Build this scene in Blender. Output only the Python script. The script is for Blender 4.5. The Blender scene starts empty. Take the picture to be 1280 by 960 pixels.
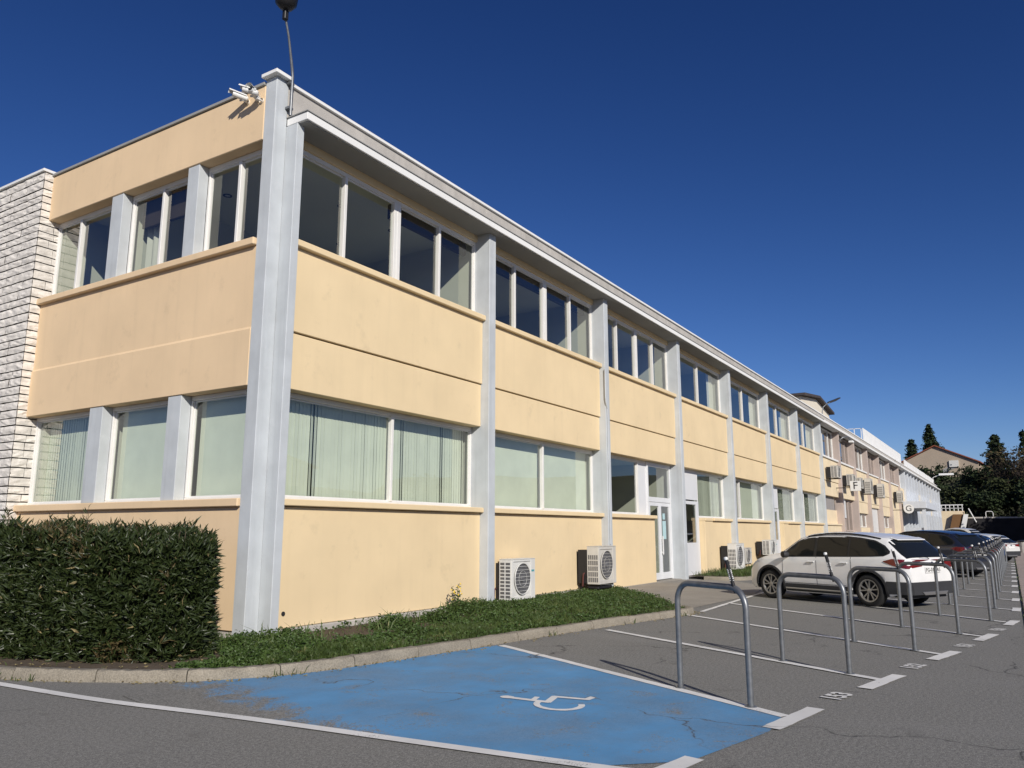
import bpy, bmesh, math, random
import numpy as np
from mathutils import Vector, Matrix, noise as mnoise
random.seed(7)
SC = bpy.context.scene
COL = SC.collection
R = math.radians

# ------------------------------------------------------------------ world, sun, camera
SUN_EL = 27.5
sd = Vector((0.63, 0.777, 0)).normalized() * math.cos(R(SUN_EL))      # the way the light travels
sd.z = -math.sin(R(SUN_EL))
w = bpy.data.worlds.new("World"); SC.world = w; w.use_nodes = True
nt = w.node_tree; nt.nodes.clear()
sky = nt.nodes.new('ShaderNodeTexSky'); sky.sky_type = 'NISHITA'; sky.sun_disc = False
sky.sun_elevation = R(SUN_EL); sky.sun_rotation = math.atan2(-sd.x, -sd.y)
sky.altitude = 300; sky.air_density = 0.9; sky.dust_density = 0.25; sky.ozone_density = 4.5
bg = nt.nodes.new('ShaderNodeBackground'); bg.inputs[1].default_value = 0.085
wo = nt.nodes.new('ShaderNodeOutputWorld')
sp_ = nt.nodes.new('ShaderNodeSeparateColor'); cb_ = nt.nodes.new('ShaderNodeCombineColor'); nt.links.new(sky.outputs[0], sp_.inputs[0])
for i_, (g_, k_) in enumerate(((1.70, 1.75), (1.46, 1.13), (1.28, 1.13))):      # a deep, saturated winter sky
    a_ = nt.nodes.new('ShaderNodeMath'); a_.operation = 'MULTIPLY'; a_.inputs[1].default_value = 0.085
    b_ = nt.nodes.new('ShaderNodeMath'); b_.operation = 'POWER'; b_.inputs[1].default_value = g_
    c_ = nt.nodes.new('ShaderNodeMath'); c_.operation = 'MULTIPLY'; c_.inputs[1].default_value = k_/0.085
    nt.links.new(sp_.outputs[i_], a_.inputs[0]); nt.links.new(a_.outputs[0], b_.inputs[0]); nt.links.new(b_.outputs[0], c_.inputs[0]); nt.links.new(c_.outputs[0], cb_.inputs[i_])
nt.links.new(cb_.outputs[0], bg.inputs[0]); nt.links.new(bg.outputs[0], wo.inputs[0])
sl = bpy.data.lights.new('sun', 'SUN'); sl.energy = 4.6; sl.angle = R(0.53); sl.color = (1, 0.94, 0.85)
so = bpy.data.objects.new('sun', sl); COL.objects.link(so)
so.rotation_euler = sd.to_track_quat('-Z', 'Y').to_euler(); so.location = (0, -20, 40)
cam = bpy.data.cameras.new('camera'); co = bpy.data.objects.new('camera', cam); COL.objects.link(co)
yaw, pit = R(31.996), R(10.656)
fw = Vector((math.cos(pit)*math.cos(yaw), math.cos(pit)*math.sin(yaw), math.sin(pit)))
rt = Vector((math.sin(yaw), -math.cos(yaw), 0)); up = rt.cross(fw)
co.matrix_world = Matrix((( rt.x, up.x, -fw.x, 0), (rt.y, up.y, -fw.y, 0), (rt.z, up.z, -fw.z, 1.6), (0, 0, 0, 1)))
cam.sensor_width = 36; cam.lens = 36*980.1/1280; cam.clip_start = 0.05; cam.clip_end = 3000
SC.camera = co
SC.view_settings.view_transform = 'Standard'; SC.view_settings.look = 'None'
SC.view_settings.gamma = 1; SC.view_settings.exposure = 0.0
SC.cycles.max_bounces = 8; SC.cycles.transparent_max_bounces = 12
SC.cycles.caustics_reflective = False; SC.cycles.caustics_refractive = False

# ------------------------------------------------------------------ materials
def new_mat(name):
    m = bpy.data.materials.new(name); m.use_nodes = True
    t = m.node_tree; b = t.nodes['Principled BSDF']
    return m, t, b
def nd(t, kind, **kw):
    n = t.nodes.new(kind)
    for k, v in kw.items(): setattr(n, k, v)
    return n
def pos(t, scale=(1, 1, 1), obj=False):
    mp = nd(t, 'ShaderNodeMapping'); mp.inputs['Scale'].default_value = scale
    if obj:
        g = nd(t, 'ShaderNodeTexCoord'); t.links.new(g.outputs['Object'], mp.inputs[0])
    else:
        g = nd(t, 'ShaderNodeNewGeometry'); t.links.new(g.outputs['Position'], mp.inputs[0])
    return mp.outputs[0]
def noise(t, vec, scale, detail=4, rough=0.55, dist=0):
    n = nd(t, 'ShaderNodeTexNoise'); t.links.new(vec, n.inputs['Vector'])
    n.inputs['Scale'].default_value = scale; n.inputs['Detail'].default_value = detail
    n.inputs['Roughness'].default_value = rough; n.inputs['Distortion'].default_value = dist
    return n.outputs['Fac']
def ramp(t, fac, stops):
    n = nd(t, 'ShaderNodeValToRGB'); t.links.new(fac, n.inputs[0])
    e = n.color_ramp.elements
    while len(e) < len(stops): e.new(0.5)
    for i, (p, c) in enumerate(stops):
        e[i].position = p; e[i].color = (*c, 1) if len(c) == 3 else c
    return n.outputs[0]
def gray(v): return (v, v, v)
def mixc(t, fac, a, b, mode='MIX'):
    n = nd(t, 'ShaderNodeMix', data_type='RGBA', blend_type=mode)
    for inp, v in ((n.inputs[0], fac), (n.inputs[6], a), (n.inputs[7], b)):
        if hasattr(v, 'default_value') or hasattr(v, 'links'): t.links.new(v, inp)
        elif isinstance(v, tuple): inp.default_value = (*v, 1) if len(v) == 3 else v
        else: inp.default_value = v
    return n.outputs[2]
def math_(t, op, a, b=None):
    n = nd(t, 'ShaderNodeMath', operation=op)
    for i, v in enumerate((a, b)):
        if v is None: continue
        if isinstance(v, (int, float)): n.inputs[i].default_value = v
        else: t.links.new(v, n.inputs[i])
    return n.outputs[0]
def bump(t, b, h, strength, dist=0.01):
    n = nd(t, 'ShaderNodeBump'); n.inputs['Strength'].default_value = strength; n.inputs['Distance'].default_value = dist
    t.links.new(h, n.inputs['Height']); t.links.new(n.outputs[0], b.inputs['Normal'])
def mul(c, k): return tuple(min(1, x*k) for x in c)
def M(name, col, rough=0.7, var=0.12, vs=1.2, streak=0.0, bmp=0.1, bs=60, metal=0.0, spec=0.4, obj=False, fine=0.0, blot=0.0, blotc=None):
    m, t, b = new_mat(name)
    p = pos(t, obj=obj)
    c = ramp(t, noise(t, p, vs, 5), [(0.3, mul(col, 1-var)), (0.7, mul(col, 1+var*0.6))])
    if streak:
        s = noise(t, pos(t, (4, 4, 0.22), obj), 1.6, 4)
        c = mixc(t, math_(t, 'MULTIPLY', ramp(t, s, [(0.52, gray(0)), (0.75, gray(1))]), streak), c, mul(col, 0.55))
    if blot:
        s = ramp(t, noise(t, p, vs*2.7, 6, 0.65), [(0.6, gray(0)), (0.7, gray(1))])
        c = mixc(t, math_(t, 'MULTIPLY', s, blot), c, blotc or mul(col, 0.5))
    if fine:
        c = mixc(t, fine, c, ramp(t, noise(t, p, bs*1.5, 2), [(0.35, mul(col, 0.45)), (0.65, mul(col, 1.5))]))
    t.links.new(c, b.inputs['Base Color'])
    b.inputs['Roughness'].default_value = rough; b.inputs['Metallic'].default_value = metal
    b.inputs['Specular IOR Level'].default_value = spec
    if bmp: bump(t, b, noise(t, p, bs, 3), bmp)
    return m
def glass_mat(name, tint=(0.87, 0.91, 0.87), ior=1.55, boost=1.0):
    m = bpy.data.materials.new(name); m.use_nodes = True; t = m.node_tree; t.nodes.clear()
    o = nd(t, 'ShaderNodeOutputMaterial'); mx = nd(t, 'ShaderNodeMixShader')
    tr = nd(t, 'ShaderNodeBsdfTransparent'); tr.inputs[0].default_value = (*tint, 1)
    gl = nd(t, 'ShaderNodeBsdfGlossy'); gl.inputs['Roughness'].default_value = 0.0; gl.inputs[0].default_value = (1, 1, 1, 1)
    b = nd(t, 'ShaderNodeBump'); b.inputs['Strength'].default_value = 0.02; b.inputs['Distance'].default_value = 0.02
    t.links.new(noise(t, pos(t), 0.9, 1), b.inputs['Height']); t.links.new(b.outputs[0], gl.inputs['Normal'])
    lw = nd(t, 'ShaderNodeLayerWeight'); lw.inputs[0].default_value = 0.5      # Schlick, the same from both sides
    f = math_(t, 'ADD', math_(t, 'MULTIPLY', math_(t, 'POWER', lw.outputs['Facing'], 3.3), 0.88*boost), 0.085)
    t.links.new(f, mx.inputs[0]); t.links.new(tr.outputs[0], mx.inputs[1]); t.links.new(gl.outputs[0], mx.inputs[2])
    t.links.new(mx.outputs[0], o.inputs[0])
    return m
def asphalt_nodes(t):
    p = pos(t)
    c = ramp(t, noise(t, p, 0.35, 6, 0.6), [(0.28, (0.150, 0.146, 0.132)), (0.72, (0.222, 0.217, 0.198))])
    ag = noise(t, p, 95, 2, 0.7)
    c = mixc(t, 0.62, c, ramp(t, ag, [(0.34, gray(0.045)), (0.5, (0.185, 0.180, 0.164)), (0.66, (0.50, 0.49, 0.45))]))
    c = mixc(t, 0.30, c, ramp(t, noise(t, p, 30, 3, .7), [(.36, gray(.06)), (.5, (.19, .185, .17)), (.64, (.38, .37, .34))]))
    pt = ramp(t, noise(t, p, 1.7, 7, 0.7), [(0.60, gray(0)), (0.72, gray(0.5))])
    c = mixc(t, pt, c, (0.10, 0.094, 0.086))
    c = mixc(t, math_(t, 'MULTIPLY', ramp(t, noise(t, pos(t, (1, .25, 1)), 1.1, 5, .6), [(.55, gray(0)), (.75, gray(1))]), .35), c, (0.25, 0.245, 0.23))
    # cracks that wander over the surface
    wv = nd(t, 'ShaderNodeVectorMath', operation='ADD'); t.links.new(p, wv.inputs[0])
    nz = nd(t, 'ShaderNodeTexNoise'); t.links.new(p, nz.inputs['Vector']); nz.inputs['Scale'].default_value = 1.6; nz.inputs['Detail'].default_value = 6
    sc = nd(t, 'ShaderNodeVectorMath', operation='SCALE'); t.links.new(nz.outputs['Color'], sc.inputs[0]); sc.inputs['Scale'].default_value = 0.9
    t.links.new(sc.outputs[0], wv.inputs[1])
    vo = nd(t, 'ShaderNodeTexVoronoi', feature='DISTANCE_TO_EDGE'); vo.inputs['Scale'].default_value = 0.33
    t.links.new(wv.outputs[0], vo.inputs['Vector'])
    cr = ramp(t, vo.outputs['Distance'], [(0.0015, gray(1)), (0.0048, gray(0))])
    mk = ramp(t, noise(t, p, 0.5, 3), [(0.475, gray(0)), (0.55, gray(1))])
    crack = math_(t, 'MULTIPLY', cr, mk)
    c = mixc(t, math_(t, 'MULTIPLY', crack, 0.85), c, gray(0.02))
    return c, ag, crack, p
def asphalt_mat():
    m, t, b = new_mat('asphalt')
    c, ag, crack, p = asphalt_nodes(t)
    t.links.new(c, b.inputs['Base Color']); b.inputs['Roughness'].default_value = 0.85; b.inputs['Specular IOR Level'].default_value = 0.3
    bump(t, b, math_(t, 'SUBTRACT', ag, crack), 0.45, 0.006)
    return m
def paint_mat(name, col, wear=0.5, var=0.12, edge=None):
    """road paint over asphalt: worn through to the asphalt in grains, scuffs and cracks"""
    m, t, b = new_mat(name)
    a, ag, crack, p = asphalt_nodes(t)
    pc = ramp(t, noise(t, p, 1.4, 5, 0.6), [(0.3, mul(col, 1-var)), (0.7, mul(col, 1+var))])
    n1 = noise(t, p, 2.3, 8, 0.75, 0.6); n2 = noise(t, p, 70, 2)
    s = math_(t, 'ADD', n1, math_(t, 'MULTIPLY', math_(t, 'SUBTRACT', n2, 0.5), 0.55))
    if edge:      # paint thins out along one border: plane x*a + y*b < c
        dt = nd(t, 'ShaderNodeVectorMath', operation='DOT_PRODUCT'); t.links.new(p, dt.inputs[0]); dt.inputs[1].default_value = (edge[0], edge[1], 0)
        d = math_(t, 'SUBTRACT', dt.outputs['Value'], edge[2])
        d = math_(t, 'MULTIPLY', d, 1/edge[3])
        nn = nd(t, 'ShaderNodeClamp'); t.links.new(d, nn.inputs[0])
        s = math_(t, 'ADD', s, math_(t, 'MULTIPLY', math_(t, 'SUBTRACT', 1.0, nn.outputs[0]), 0.42))
    hi = 0.80 - wear*0.25
    k = ramp(t, s, [(hi-0.09, gray(0)), (hi+0.04, gray(1))])
    k = math_(t, 'MAXIMUM', k, math_(t, 'MULTIPLY', crack, 0.9))
    if edge: pc = mixc(t, math_(t, 'MULTIPLY', ramp(t, noise(t, p, .8, 6, .7), [(.42, gray(0)), (.70, gray(1))]), .42), pc, a)
    c = mixc(t, k, pc, a)
    t.links.new(c, b.inputs['Base Color']); b.inputs['Roughness'].default_value = 0.75; b.inputs['Specular IOR Level'].default_value = 0.3
    bump(t, b, ag, 0.35, 0.005)
    return m
def leaf_mat(name, c1, c2, c3=None, rough=0.5, scale=9, spec=0.35):
    m, t, b = new_mat(name)
    p = pos(t)
    st = [(0.32, c1), (0.62, c2)] + ([(0.72, c3)] if c3 else [])
    c = ramp(t, noise(t, p, scale, 3, 0.7), st)
    t.links.new(c, b.inputs['Base Color']); b.inputs['Roughness'].default_value = rough
    b.inputs['Specular IOR Level'].default_value = spec
    return m

ASPH = asphalt_mat()
WHITE_ROAD = paint_mat('white_road_paint', (0.72, 0.71, 0.68), 0.28)
BLUE_ROAD = paint_mat('blue_road_paint', (0.098, 0.278, 0.500), 0.52, 0.12, edge=(1.0, -0.28, 3.15, 0.9))
YELLOW = M('cream_yellow_plaster', (0.755, 0.598, 0.368), 0.9, 0.06, 0.9, streak=0.08, bmp=0.12, bs=70, blot=0.15)
YELLOW2 = M('tan_yellow_plaster', (0.74, 0.555, 0.350), 0.9, 0.07, 0.8, streak=0.10, bmp=0.12, bs=70, blot=0.16)
CREAM = M('pale_cream_plaster', (0.76, 0.63, 0.43), 0.9, 0.08, 0.9, streak=0.15, bmp=0.1)
PILLAR = M('pale_blue_grey_paint', (0.505, 0.535, 0.553), 0.75, 0.10, 2.2, streak=0.30, bmp=0.15, bs=40, blot=0.25, blotc=(0.60, 0.61, 0.62))
PINK = M('pinkish_beige_paint', (0.46, 0.385, 0.345), 0.8, 0.08, 1.5, streak=0.1)
CONC = M('grey_concrete', (0.46, 0.435, 0.40), 0.9, 0.14, 2.0, streak=0.35, bmp=0.3, bs=45, blot=0.25)
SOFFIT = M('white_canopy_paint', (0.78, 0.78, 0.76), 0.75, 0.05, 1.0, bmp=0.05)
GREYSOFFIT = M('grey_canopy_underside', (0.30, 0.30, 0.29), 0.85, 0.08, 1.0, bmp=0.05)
WFRAME = M('white_window_frame', (0.74, 0.73, 0.70), 0.4, 0.05, 3, bmp=0.0)
GLASS = glass_mat('window_glass')
BLIND = M('green_grey_blind', (0.77, 0.80, 0.69), 0.85, 0.06, 2.5, bmp=0.0)
ROOM = M('room_wall', (0.50, 0.50, 0.44), 0.9, 0.05, 0.6, bmp=0)
CEIL = M('room_ceiling', (0.60, 0.61, 0.55), 0.9, 0.04, 0.6, bmp=0)
CARPET = M('room_floor', (0.24, 0.235, 0.19), 0.95, 0.1, 2)
STONE = M('split_face_stone', (0.72, 0.68, 0.62), 0.95, 0.22, 7.0, bmp=0.8, bs=24, blot=0.4, blotc=(0.33, 0.30, 0.285))
MORTAR_SHADE = M('dark_mortar_joint_shade', (0.075, 0.066, 0.06), 0.95, 0.2, 6)  # mortar; also paints shade onto the edges of the stone blocks
KERB = M('weathered_kerb_concrete', (0.27, 0.24, 0.19), 0.95, 0.3, 3.5, bmp=0.9, bs=45, fine=0.35, blot=0.45, blotc=(0.20, 0.175, 0.14))
SOIL = M('planter_soil', (0.10, 0.075, 0.05), 0.98, 0.4, 6, bmp=0.8, bs=30, fine=0.4)
APRON = M('old_paving_concrete', (0.30, 0.275, 0.235), 0.92, 0.22, 1.1, bmp=0.3, bs=60, fine=0.3, blot=0.3)
PAVE = M('pinkish_pavement', (0.36, 0.30, 0.26), 0.9, 0.15, 2, bmp=0.4, fine=0.3)
STEEL = M('galvanised_steel', (0.20, 0.21, 0.22), 0.42, 0.22, 14, bmp=0.05, metal=0.55, spec=0.5, obj=True)
BLACK = M('black_plastic', (0.018, 0.018, 0.02), 0.45, 0.1, 5, bmp=0)
DARKGAP = M('dark_gap', (0.02, 0.02, 0.022), 0.8, 0.1, 5, bmp=0)
ACW = M('ac_white_casing', (0.66, 0.655, 0.62), 0.5, 0.06, 3, bmp=0, obj=True, streak=0.15)
ACG = M('ac_beige_casing', (0.55, 0.53, 0.48), 0.6, 0.1, 3, bmp=0, obj=True, streak=0.25)
FIN = M('ac_fins', (0.15, 0.15, 0.155), 0.5, 0.2, 8, bmp=0, metal=0.3, obj=True)
WPLASTIC = M('white_plastic', (0.72, 0.72, 0.70), 0.4, 0.04, 4, bmp=0)
DOORW = M('white_door_paint', (0.68, 0.69, 0.70), 0.5, 0.05, 1.5, bmp=0)
LEAF = leaf_mat('oleander_leaf', (0.012, 0.020, 0.006), (0.036, 0.052, 0.015), (0.090, 0.088, 0.034), rough=0.42, scale=14)
LEAFDRY = leaf_mat('dry_leaf', (0.14, 0.10, 0.045), (0.25, 0.21, 0.10), rough=0.7)
TWIG = M('twig', (0.10, 0.075, 0.05), 0.9, 0.25, 6)
GRASS = leaf_mat('grass_blade', (0.030, 0.050, 0.010), (0.072, 0.108, 0.024), (0.20, 0.17, 0.075), rough=0.55, scale=2.6)
CLOVER = leaf_mat('weed_leaf', (0.024, 0.048, 0.010), (0.062, 0.105, 0.024), rough=0.5, scale=7)

# ------------------------------------------------------------------ mesh builder
class MB:
    def __init__(s): s.v = []; s.f = []; s.mi = []
    def face(s, pts, mi=0):
        n = len(s.v); s.v += [tuple(p) for p in pts]; s.f.append(tuple(range(n, n+len(pts)))); s.mi.append(mi)
    def box(s, x0, x1, y0, y1, z0, z1, mi=0):
        n = len(s.v)
        s.v += [(x0,y0,z0),(x1,y0,z0),(x1,y1,z0),(x0,y1,z0),(x0,y0,z1),(x1,y0,z1),(x1,y1,z1),(x0,y1,z1)]
        for q in ((0,3,2,1),(4,5,6,7),(0,1,5,4),(1,2,6,5),(2,3,7,6),(3,0,4,7)):
            s.f.append(tuple(n+i for i in q)); s.mi.append(mi)
        return s
    def prism(s, pts, vec, mi=0):
        n = len(s.v); k = len(pts); vec = Vector(vec)
        s.v += [tuple(p) for p in pts] + [tuple(Vector(p)+vec) for p in pts]
        s.f.append(tuple(range(n+k-1, n-1, -1))); s.f.append(tuple(range(n+k, n+2*k))); s.mi += [mi, mi]
        for i in range(k):
            j = (i+1) % k; s.f.append((n+i, n+j, n+k+j, n+k+i)); s.mi.append(mi)
        return s
    def tube(s, path, r, n=10, mi=0, cap=True):
        path = [Vector(p) for p in path]; m = len(path); base = len(s.v)
        rr = r if isinstance(r, (list, tuple)) else [r]*m
        ref = Vector((0.31, 0.17, 0.93)); prev = None
        for i, p in enumerate(path):
            d = (path[min(i+1, m-1)] - path[max(i-1, 0)]).normalized()
            a = (d.cross(ref) if prev is None else prev - d*prev.dot(d))
            if a.length < 1e-4: a = d.cross(Vector((1, 0, 0)))
            a.normalize(); prev = a; b = d.cross(a)
            for k in range(n):
                t = 2*math.pi*k/n; s.v.append(tuple(p + (a*math.cos(t) + b*math.sin(t))*rr[i]))
        for i in range(m-1):
            for k in range(n):
                k2 = (k+1) % n
                s.f.append((base+i*n+k, base+i*n+k2, base+(i+1)*n+k2, base+(i+1)*n+k)); s.mi.append(mi)
        if cap:
            s.f.append(tuple(base+k for k in range(n-1, -1, -1))); s.f.append(tuple(base+(m-1)*n+k for k in range(n))); s.mi += [mi, mi]
        return s
    def lathe(s, prof, c, axis, n=24, mi=0, close=False):
        """prof: list of (radius, height along axis)"""
        c = Vector(c); ax = Vector(axis).normalized()
        a = ax.orthogonal().normalized(); b = ax.cross(a); base = len(s.v); m = len(prof)
        for (r, h) in prof:
            for k in range(n):
                t = 2*math.pi*k/n; s.v.append(tuple(c + ax*h + (a*math.cos(t)+b*math.sin(t))*max(r, 1e-4)))
        rng = range(m) if close else range(m-1)
        for i in rng:
            for k in range(n):
                k2 = (k+1) % n; i2 = (i+1) % m
                s.f.append((base+i*n+k, base+i*n+k2, base+i2*n+k2, base+i2*n+k)); s.mi.append(mi)
        return s
    def grid(s, rows, mi=0, close=False):
        base = len(s.v); m = len(rows); n = len(rows[0])
        for r_ in rows: s.v += [tuple(p) for p in r_]
        for i in range(m-1):
            for k in range(n-1):
                s.f.append((base+i*n+k, base+i*n+k+1, base+(i+1)*n+k+1, base+(i+1)*n+k)); s.mi.append(mi)
        return s
    def xform(s, mat, start=0):
        for i in range(start, len(s.v)): s.v[i] = tuple(mat @ Vector(s.v[i]))
        return s
    def build(s, name, mats, parent=None, org=(0, 0, 0), bevel=0, smooth=False, normals=True, seg=1):
        me = bpy.data.meshes.new(name)
        ox, oy, oz = org
        me.from_pydata([(x-ox, y-oy, z-oz) for x, y, z in s.v], [], s.f)
        if not isinstance(mats, (list, tuple)): mats = [mats]
        for m in mats: me.materials.append(m)
        if len(mats) > 1: me.polygons.foreach_set('material_index', s.mi)
        if bevel or normals:
            bm = bmesh.new(); bm.from_mesh(me)
            if bevel:
                bmesh.ops.remove_doubles(bm, verts=bm.verts, dist=1e-5) if False else None
                es = [e for e in bm.edges if e.is_manifold and e.calc_face_angle(0) > 0.6]
                bmesh.ops.bevel(bm, geom=es, offset=bevel, segments=seg, affect='EDGES', clamp_overlap=True)
            bmesh.ops.recalc_face_normals(bm, faces=bm.faces)
            bm.to_mesh(me); bm.free()
        if smooth:
            me.polygons.foreach_set('use_smooth', [True]*len(me.polygons))
            try: me.set_sharp_from_angle(angle=R(smooth if smooth > 1 else 40))
            except Exception: pass
        o = bpy.data.objects.new(name, me); COL.objects.link(o)
        if parent: o.parent = parent
        else: o.location = org
        return o
def thing(name, label, cat, loc=(0, 0, 0), rz=0, group=None):
    o = bpy.data.objects.new(name, None); COL.objects.link(o); o.empty_display_size = 0.2
    o.location = loc; o.rotation_euler = (0, 0, rz); o['label'] = label; o['category'] = cat
    if group: o['group'] = group
    return o
def tag(o, label, cat, group=None):
    o['label'] = label; o['category'] = cat
    if group: o['group'] = group
    return o
def struct(o): o['kind'] = 'structure'; return o
def stuff(o, label=None, cat=None):
    o['kind'] = 'stuff'
    if label: o['label'] = label
    if cat: o['category'] = cat
    return o
def dup(root, loc, rz, label, group=None):
    r = root.copy(); COL.objects.link(r); r.location = loc; r.rotation_euler = (0, 0, rz); r['label'] = label
    if group: r['group'] = group
    for ch in list(root.children):
        c = ch.copy(); COL.objects.link(c); c.parent = r
        for g in list(ch.children):
            d = g.copy(); COL.objects.link(d); d.parent = c
    return r
def text_mb(s, size, depth=0.0, bold=0.0):
    cu = bpy.data.curves.new('lettering', 'FONT'); cu.body = s; cu.size = size; cu.align_x = 'CENTER'; cu.align_y = 'CENTER'; cu.extrude = depth; cu.offset = bold
    ob = bpy.data.objects.new('lettering', cu); COL.objects.link(ob)
    dg = bpy.context.evaluated_depsgraph_get(); me = bpy.data.meshes.new_from_object(ob.evaluated_get(dg))
    mb = MB(); mb.v = [tuple(v.co) for v in me.vertices]; mb.f = [tuple(p.vertices) for p in me.polygons]; mb.mi = [0]*len(mb.f)
    bpy.data.objects.remove(ob); bpy.data.curves.remove(cu); bpy.data.meshes.remove(me)
    return mb

# ------------------------------------------------------------------ the yellow building
ORG = (8.09, 9.71, 0.0)
bld = thing('office_building', 'two-storey yellow office block with pale grey pillars and stone-faced end wall, nearest the camera', 'building', ORG)
def P(name, mb, mat, parent=None, bevel=0.0, **k):
    return mb.build(name, mat, parent or bld, ORG, bevel, **k)
PRX = [8.51, 14.43, 20.45, 26.5, 32.6, 38.8, 45.2, 51.6]      # right edges of the pillars on the long side
PW = 0.265
ZS1, ZH1, ZG, ZS2, ZH2, ZC = 2.0, 3.87, 4.81, 6.26, 8.17, 8.33   # sill, head, groove, upper sill, upper head, canopy underside
# corner post: stepped plan
cp = MB()
cp.prism([(8.09,9.975,-.1),(8.09,9.71,-.1),(8.35,9.71,-.1),(8.35,10.1,-.1),(8.30,10.1,-.1),(8.30,9.975,-.1)], (0,0,9.18+.1-.04))
cp.prism([(8.352,9.45,.02),(8.512,9.45,.02),(8.512,10.1,.02),(8.352,10.1,.02)], (0,0,ZC-.02))
P('pillar', cp, PILLAR, bevel=.008)
P('pillar_cap', MB().box(8.0,8.36,9.62,10.0,9.142,9.21), SOFFIT, bevel=.006)
for i, xr in enumerate(PRX[1:]):
    P('pillar', MB().prism([(xr-PW,9.45,-.05),(xr,9.45,-.05),(xr,9.99,-.05),(xr-PW,9.99,-.05)], (0,0,ZC+.05)), PILLAR, bevel=.01)
# canopy, parapet and coping on the long side
P('canopy', MB().box(8.352,51.6,9.22,9.709,8.333,8.47), SOFFIT, bevel=.006)
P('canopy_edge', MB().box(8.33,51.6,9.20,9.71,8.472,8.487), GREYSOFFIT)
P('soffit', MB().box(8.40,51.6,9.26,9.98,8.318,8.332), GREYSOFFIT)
pp = MB(); x = 8.352
while x < 51.5:
    x2 = min(x+6.05, 51.6); pp.box(x+.004, x2-.004, 9.714, 9.95, 8.488, 9.08); x = x2
P('parapet', pp, CONC, bevel=.006)
P('coping', MB().box(8.362,51.6,9.665,10.02,9.084,9.145), SOFFIT, bevel=.005)
P('roof', MB().box(8.14,51.6,9.96,16.6,8.5,8.62), CONC)
P('lintel', MB().box(8.52,51.6,9.79,9.97,ZH2+.003,8.316), YELLOW)
P('footing', MB().box(8.53,20.4,9.585,9.95,-.15,.128).box(8.165,8.30,9.99,16.55,-.15,.128), CONC, bevel=.012)

def fbox(mb, side, pl, u0, u1, d0, d1, z0, z1, mi=0):
    if side == 'R': mb.box(u0, u1, pl+d0, pl+d1, z0, z1, mi)
    else: mb.box(pl+d0, pl+d1, u0, u1, z0, z1, mi)
def window(side, pl, u0, u1, z0, z1, cuts, fr=.05, blind=None, thick=None, parent=None, org=None, mat=WFRAME, bmat=None, gl=None, slatw=.085):
    """frame (outer ring and mullions), glass panes behind it, and a blind; cuts = mullion centres, thick = those that are double"""
    org = org or ORG; parent = parent or bld; thick = thick or []
    f = MB()
    fbox(f, side, pl, u0, u1, 0, .09, z0, z0+fr); fbox(f, side, pl, u0, u1, 0, .09, z1-fr*1.6, z1)
    fbox(f, side, pl, u0, u0+fr, .002, .088, z0+fr, z1-fr*1.6); fbox(f, side, pl, u1-fr, u1, .002, .088, z0+fr, z1-fr*1.6)
    for c in cuts:
        hw = .10 if c in thick else .034
        fbox(f, side, pl, c-hw, c+hw, -.012, .086, z0+fr, z1-fr*1.6)
        if c in thick: fbox(f, side, pl, c-.012, c+.012, -.018, -.0125, z0+fr, z1-fr*1.6)
    fo = f.build('window', mat, parent, org, bevel=.006)
    ed = sorted([u0+fr]+list(cuts)+[u1-fr]); g = MB()
    for k in range(len(ed)-1):
        dp = pl+(.047 if k % 2 else .064); za, zb_ = z0+fr*.6, z1-fr*1.2
        q_ = [(ed[k], za), (ed[k+1], za), (ed[k+1], zb_), (ed[k], zb_)]
        g.face([(u, dp, z) if side == 'R' else (dp, u, z) for u, z in q_])
    g.build('pane', gl or GLASS, fo, org)
    for k in range(len(ed)-1):
        d = .03 if k % 2 else .05; a, b = ed[k]+.002, ed[k+1]-.002; za, zb_ = z0+fr+.002, z1-fr*1.6-.002; t_ = .026
        ou = [(a, za), (b, za), (b, zb_), (a, zb_)]; inn = [(a+t_, za+t_), (b-t_, za+t_), (b-t_, zb_-t_), (a+t_, zb_-t_)]
        s = MB(); W3 = lambda u, z, dd: (u, pl+dd, z) if side == 'R' else (pl+dd, u, z)
        s.v = [W3(u, z, d) for u, z in ou]+[W3(u, z, d) for u, z in inn]+[W3(u, z, d+.032) for u, z in ou]+[W3(u, z, d+.032) for u, z in inn]
        for i in range(4):
            j = (i+1) % 4
            for q_ in ((i, j, 4+j, 4+i), (8+i, 12+i, 12+j, 8+j), (4+i, 4+j, 12+j, 12+i), (i, 8+i, 8+j, j)): s.f.append(q_); s.mi.append(0)
        s.build('sash', mat, fo, org)
    if blind:
        b = MB(); rr = random.Random(int(u0*100)+int(z0*7))
        if blind == 'flat':
            fbox(b, side, pl, u0+fr*.3, u1-fr*.3, .22, .23, z0+.02, z1-.02)
        else:
            u = u0+fr*.2; n = int((u1-u0-fr*.4)/slatw); st = (u1-u0-fr*.4)/n
            for k in range(n):
                uc = u + st*(k+.5); ang = R(rr.uniform(3, 10)) if rr.random() > .09 else R(rr.uniform(14, 30))
                if blind == 'even': ang = R(rr.uniform(4, 9))
                dx, dy = math.cos(ang)*st*.55, math.sin(ang)*st*.55
                zt = z1-.05
                pts = [(uc-dx, .21-dy), (uc+dx, .21+dy)]
                def q(p, z): return (p[0], pl+p[1], z) if side == 'R' else (pl+p[1], p[0], z)
                b.face([q(pts[0], z0+.03), q(pts[1], z0+.03), q(pts[1], zt), q(pts[0], zt)])
            fbox(b, side, pl, u0+.02, u1-.02, .17, .23, zt, z1-.01)
        b.build('blind', bmat or BLIND, fo, org)
    return fo

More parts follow.
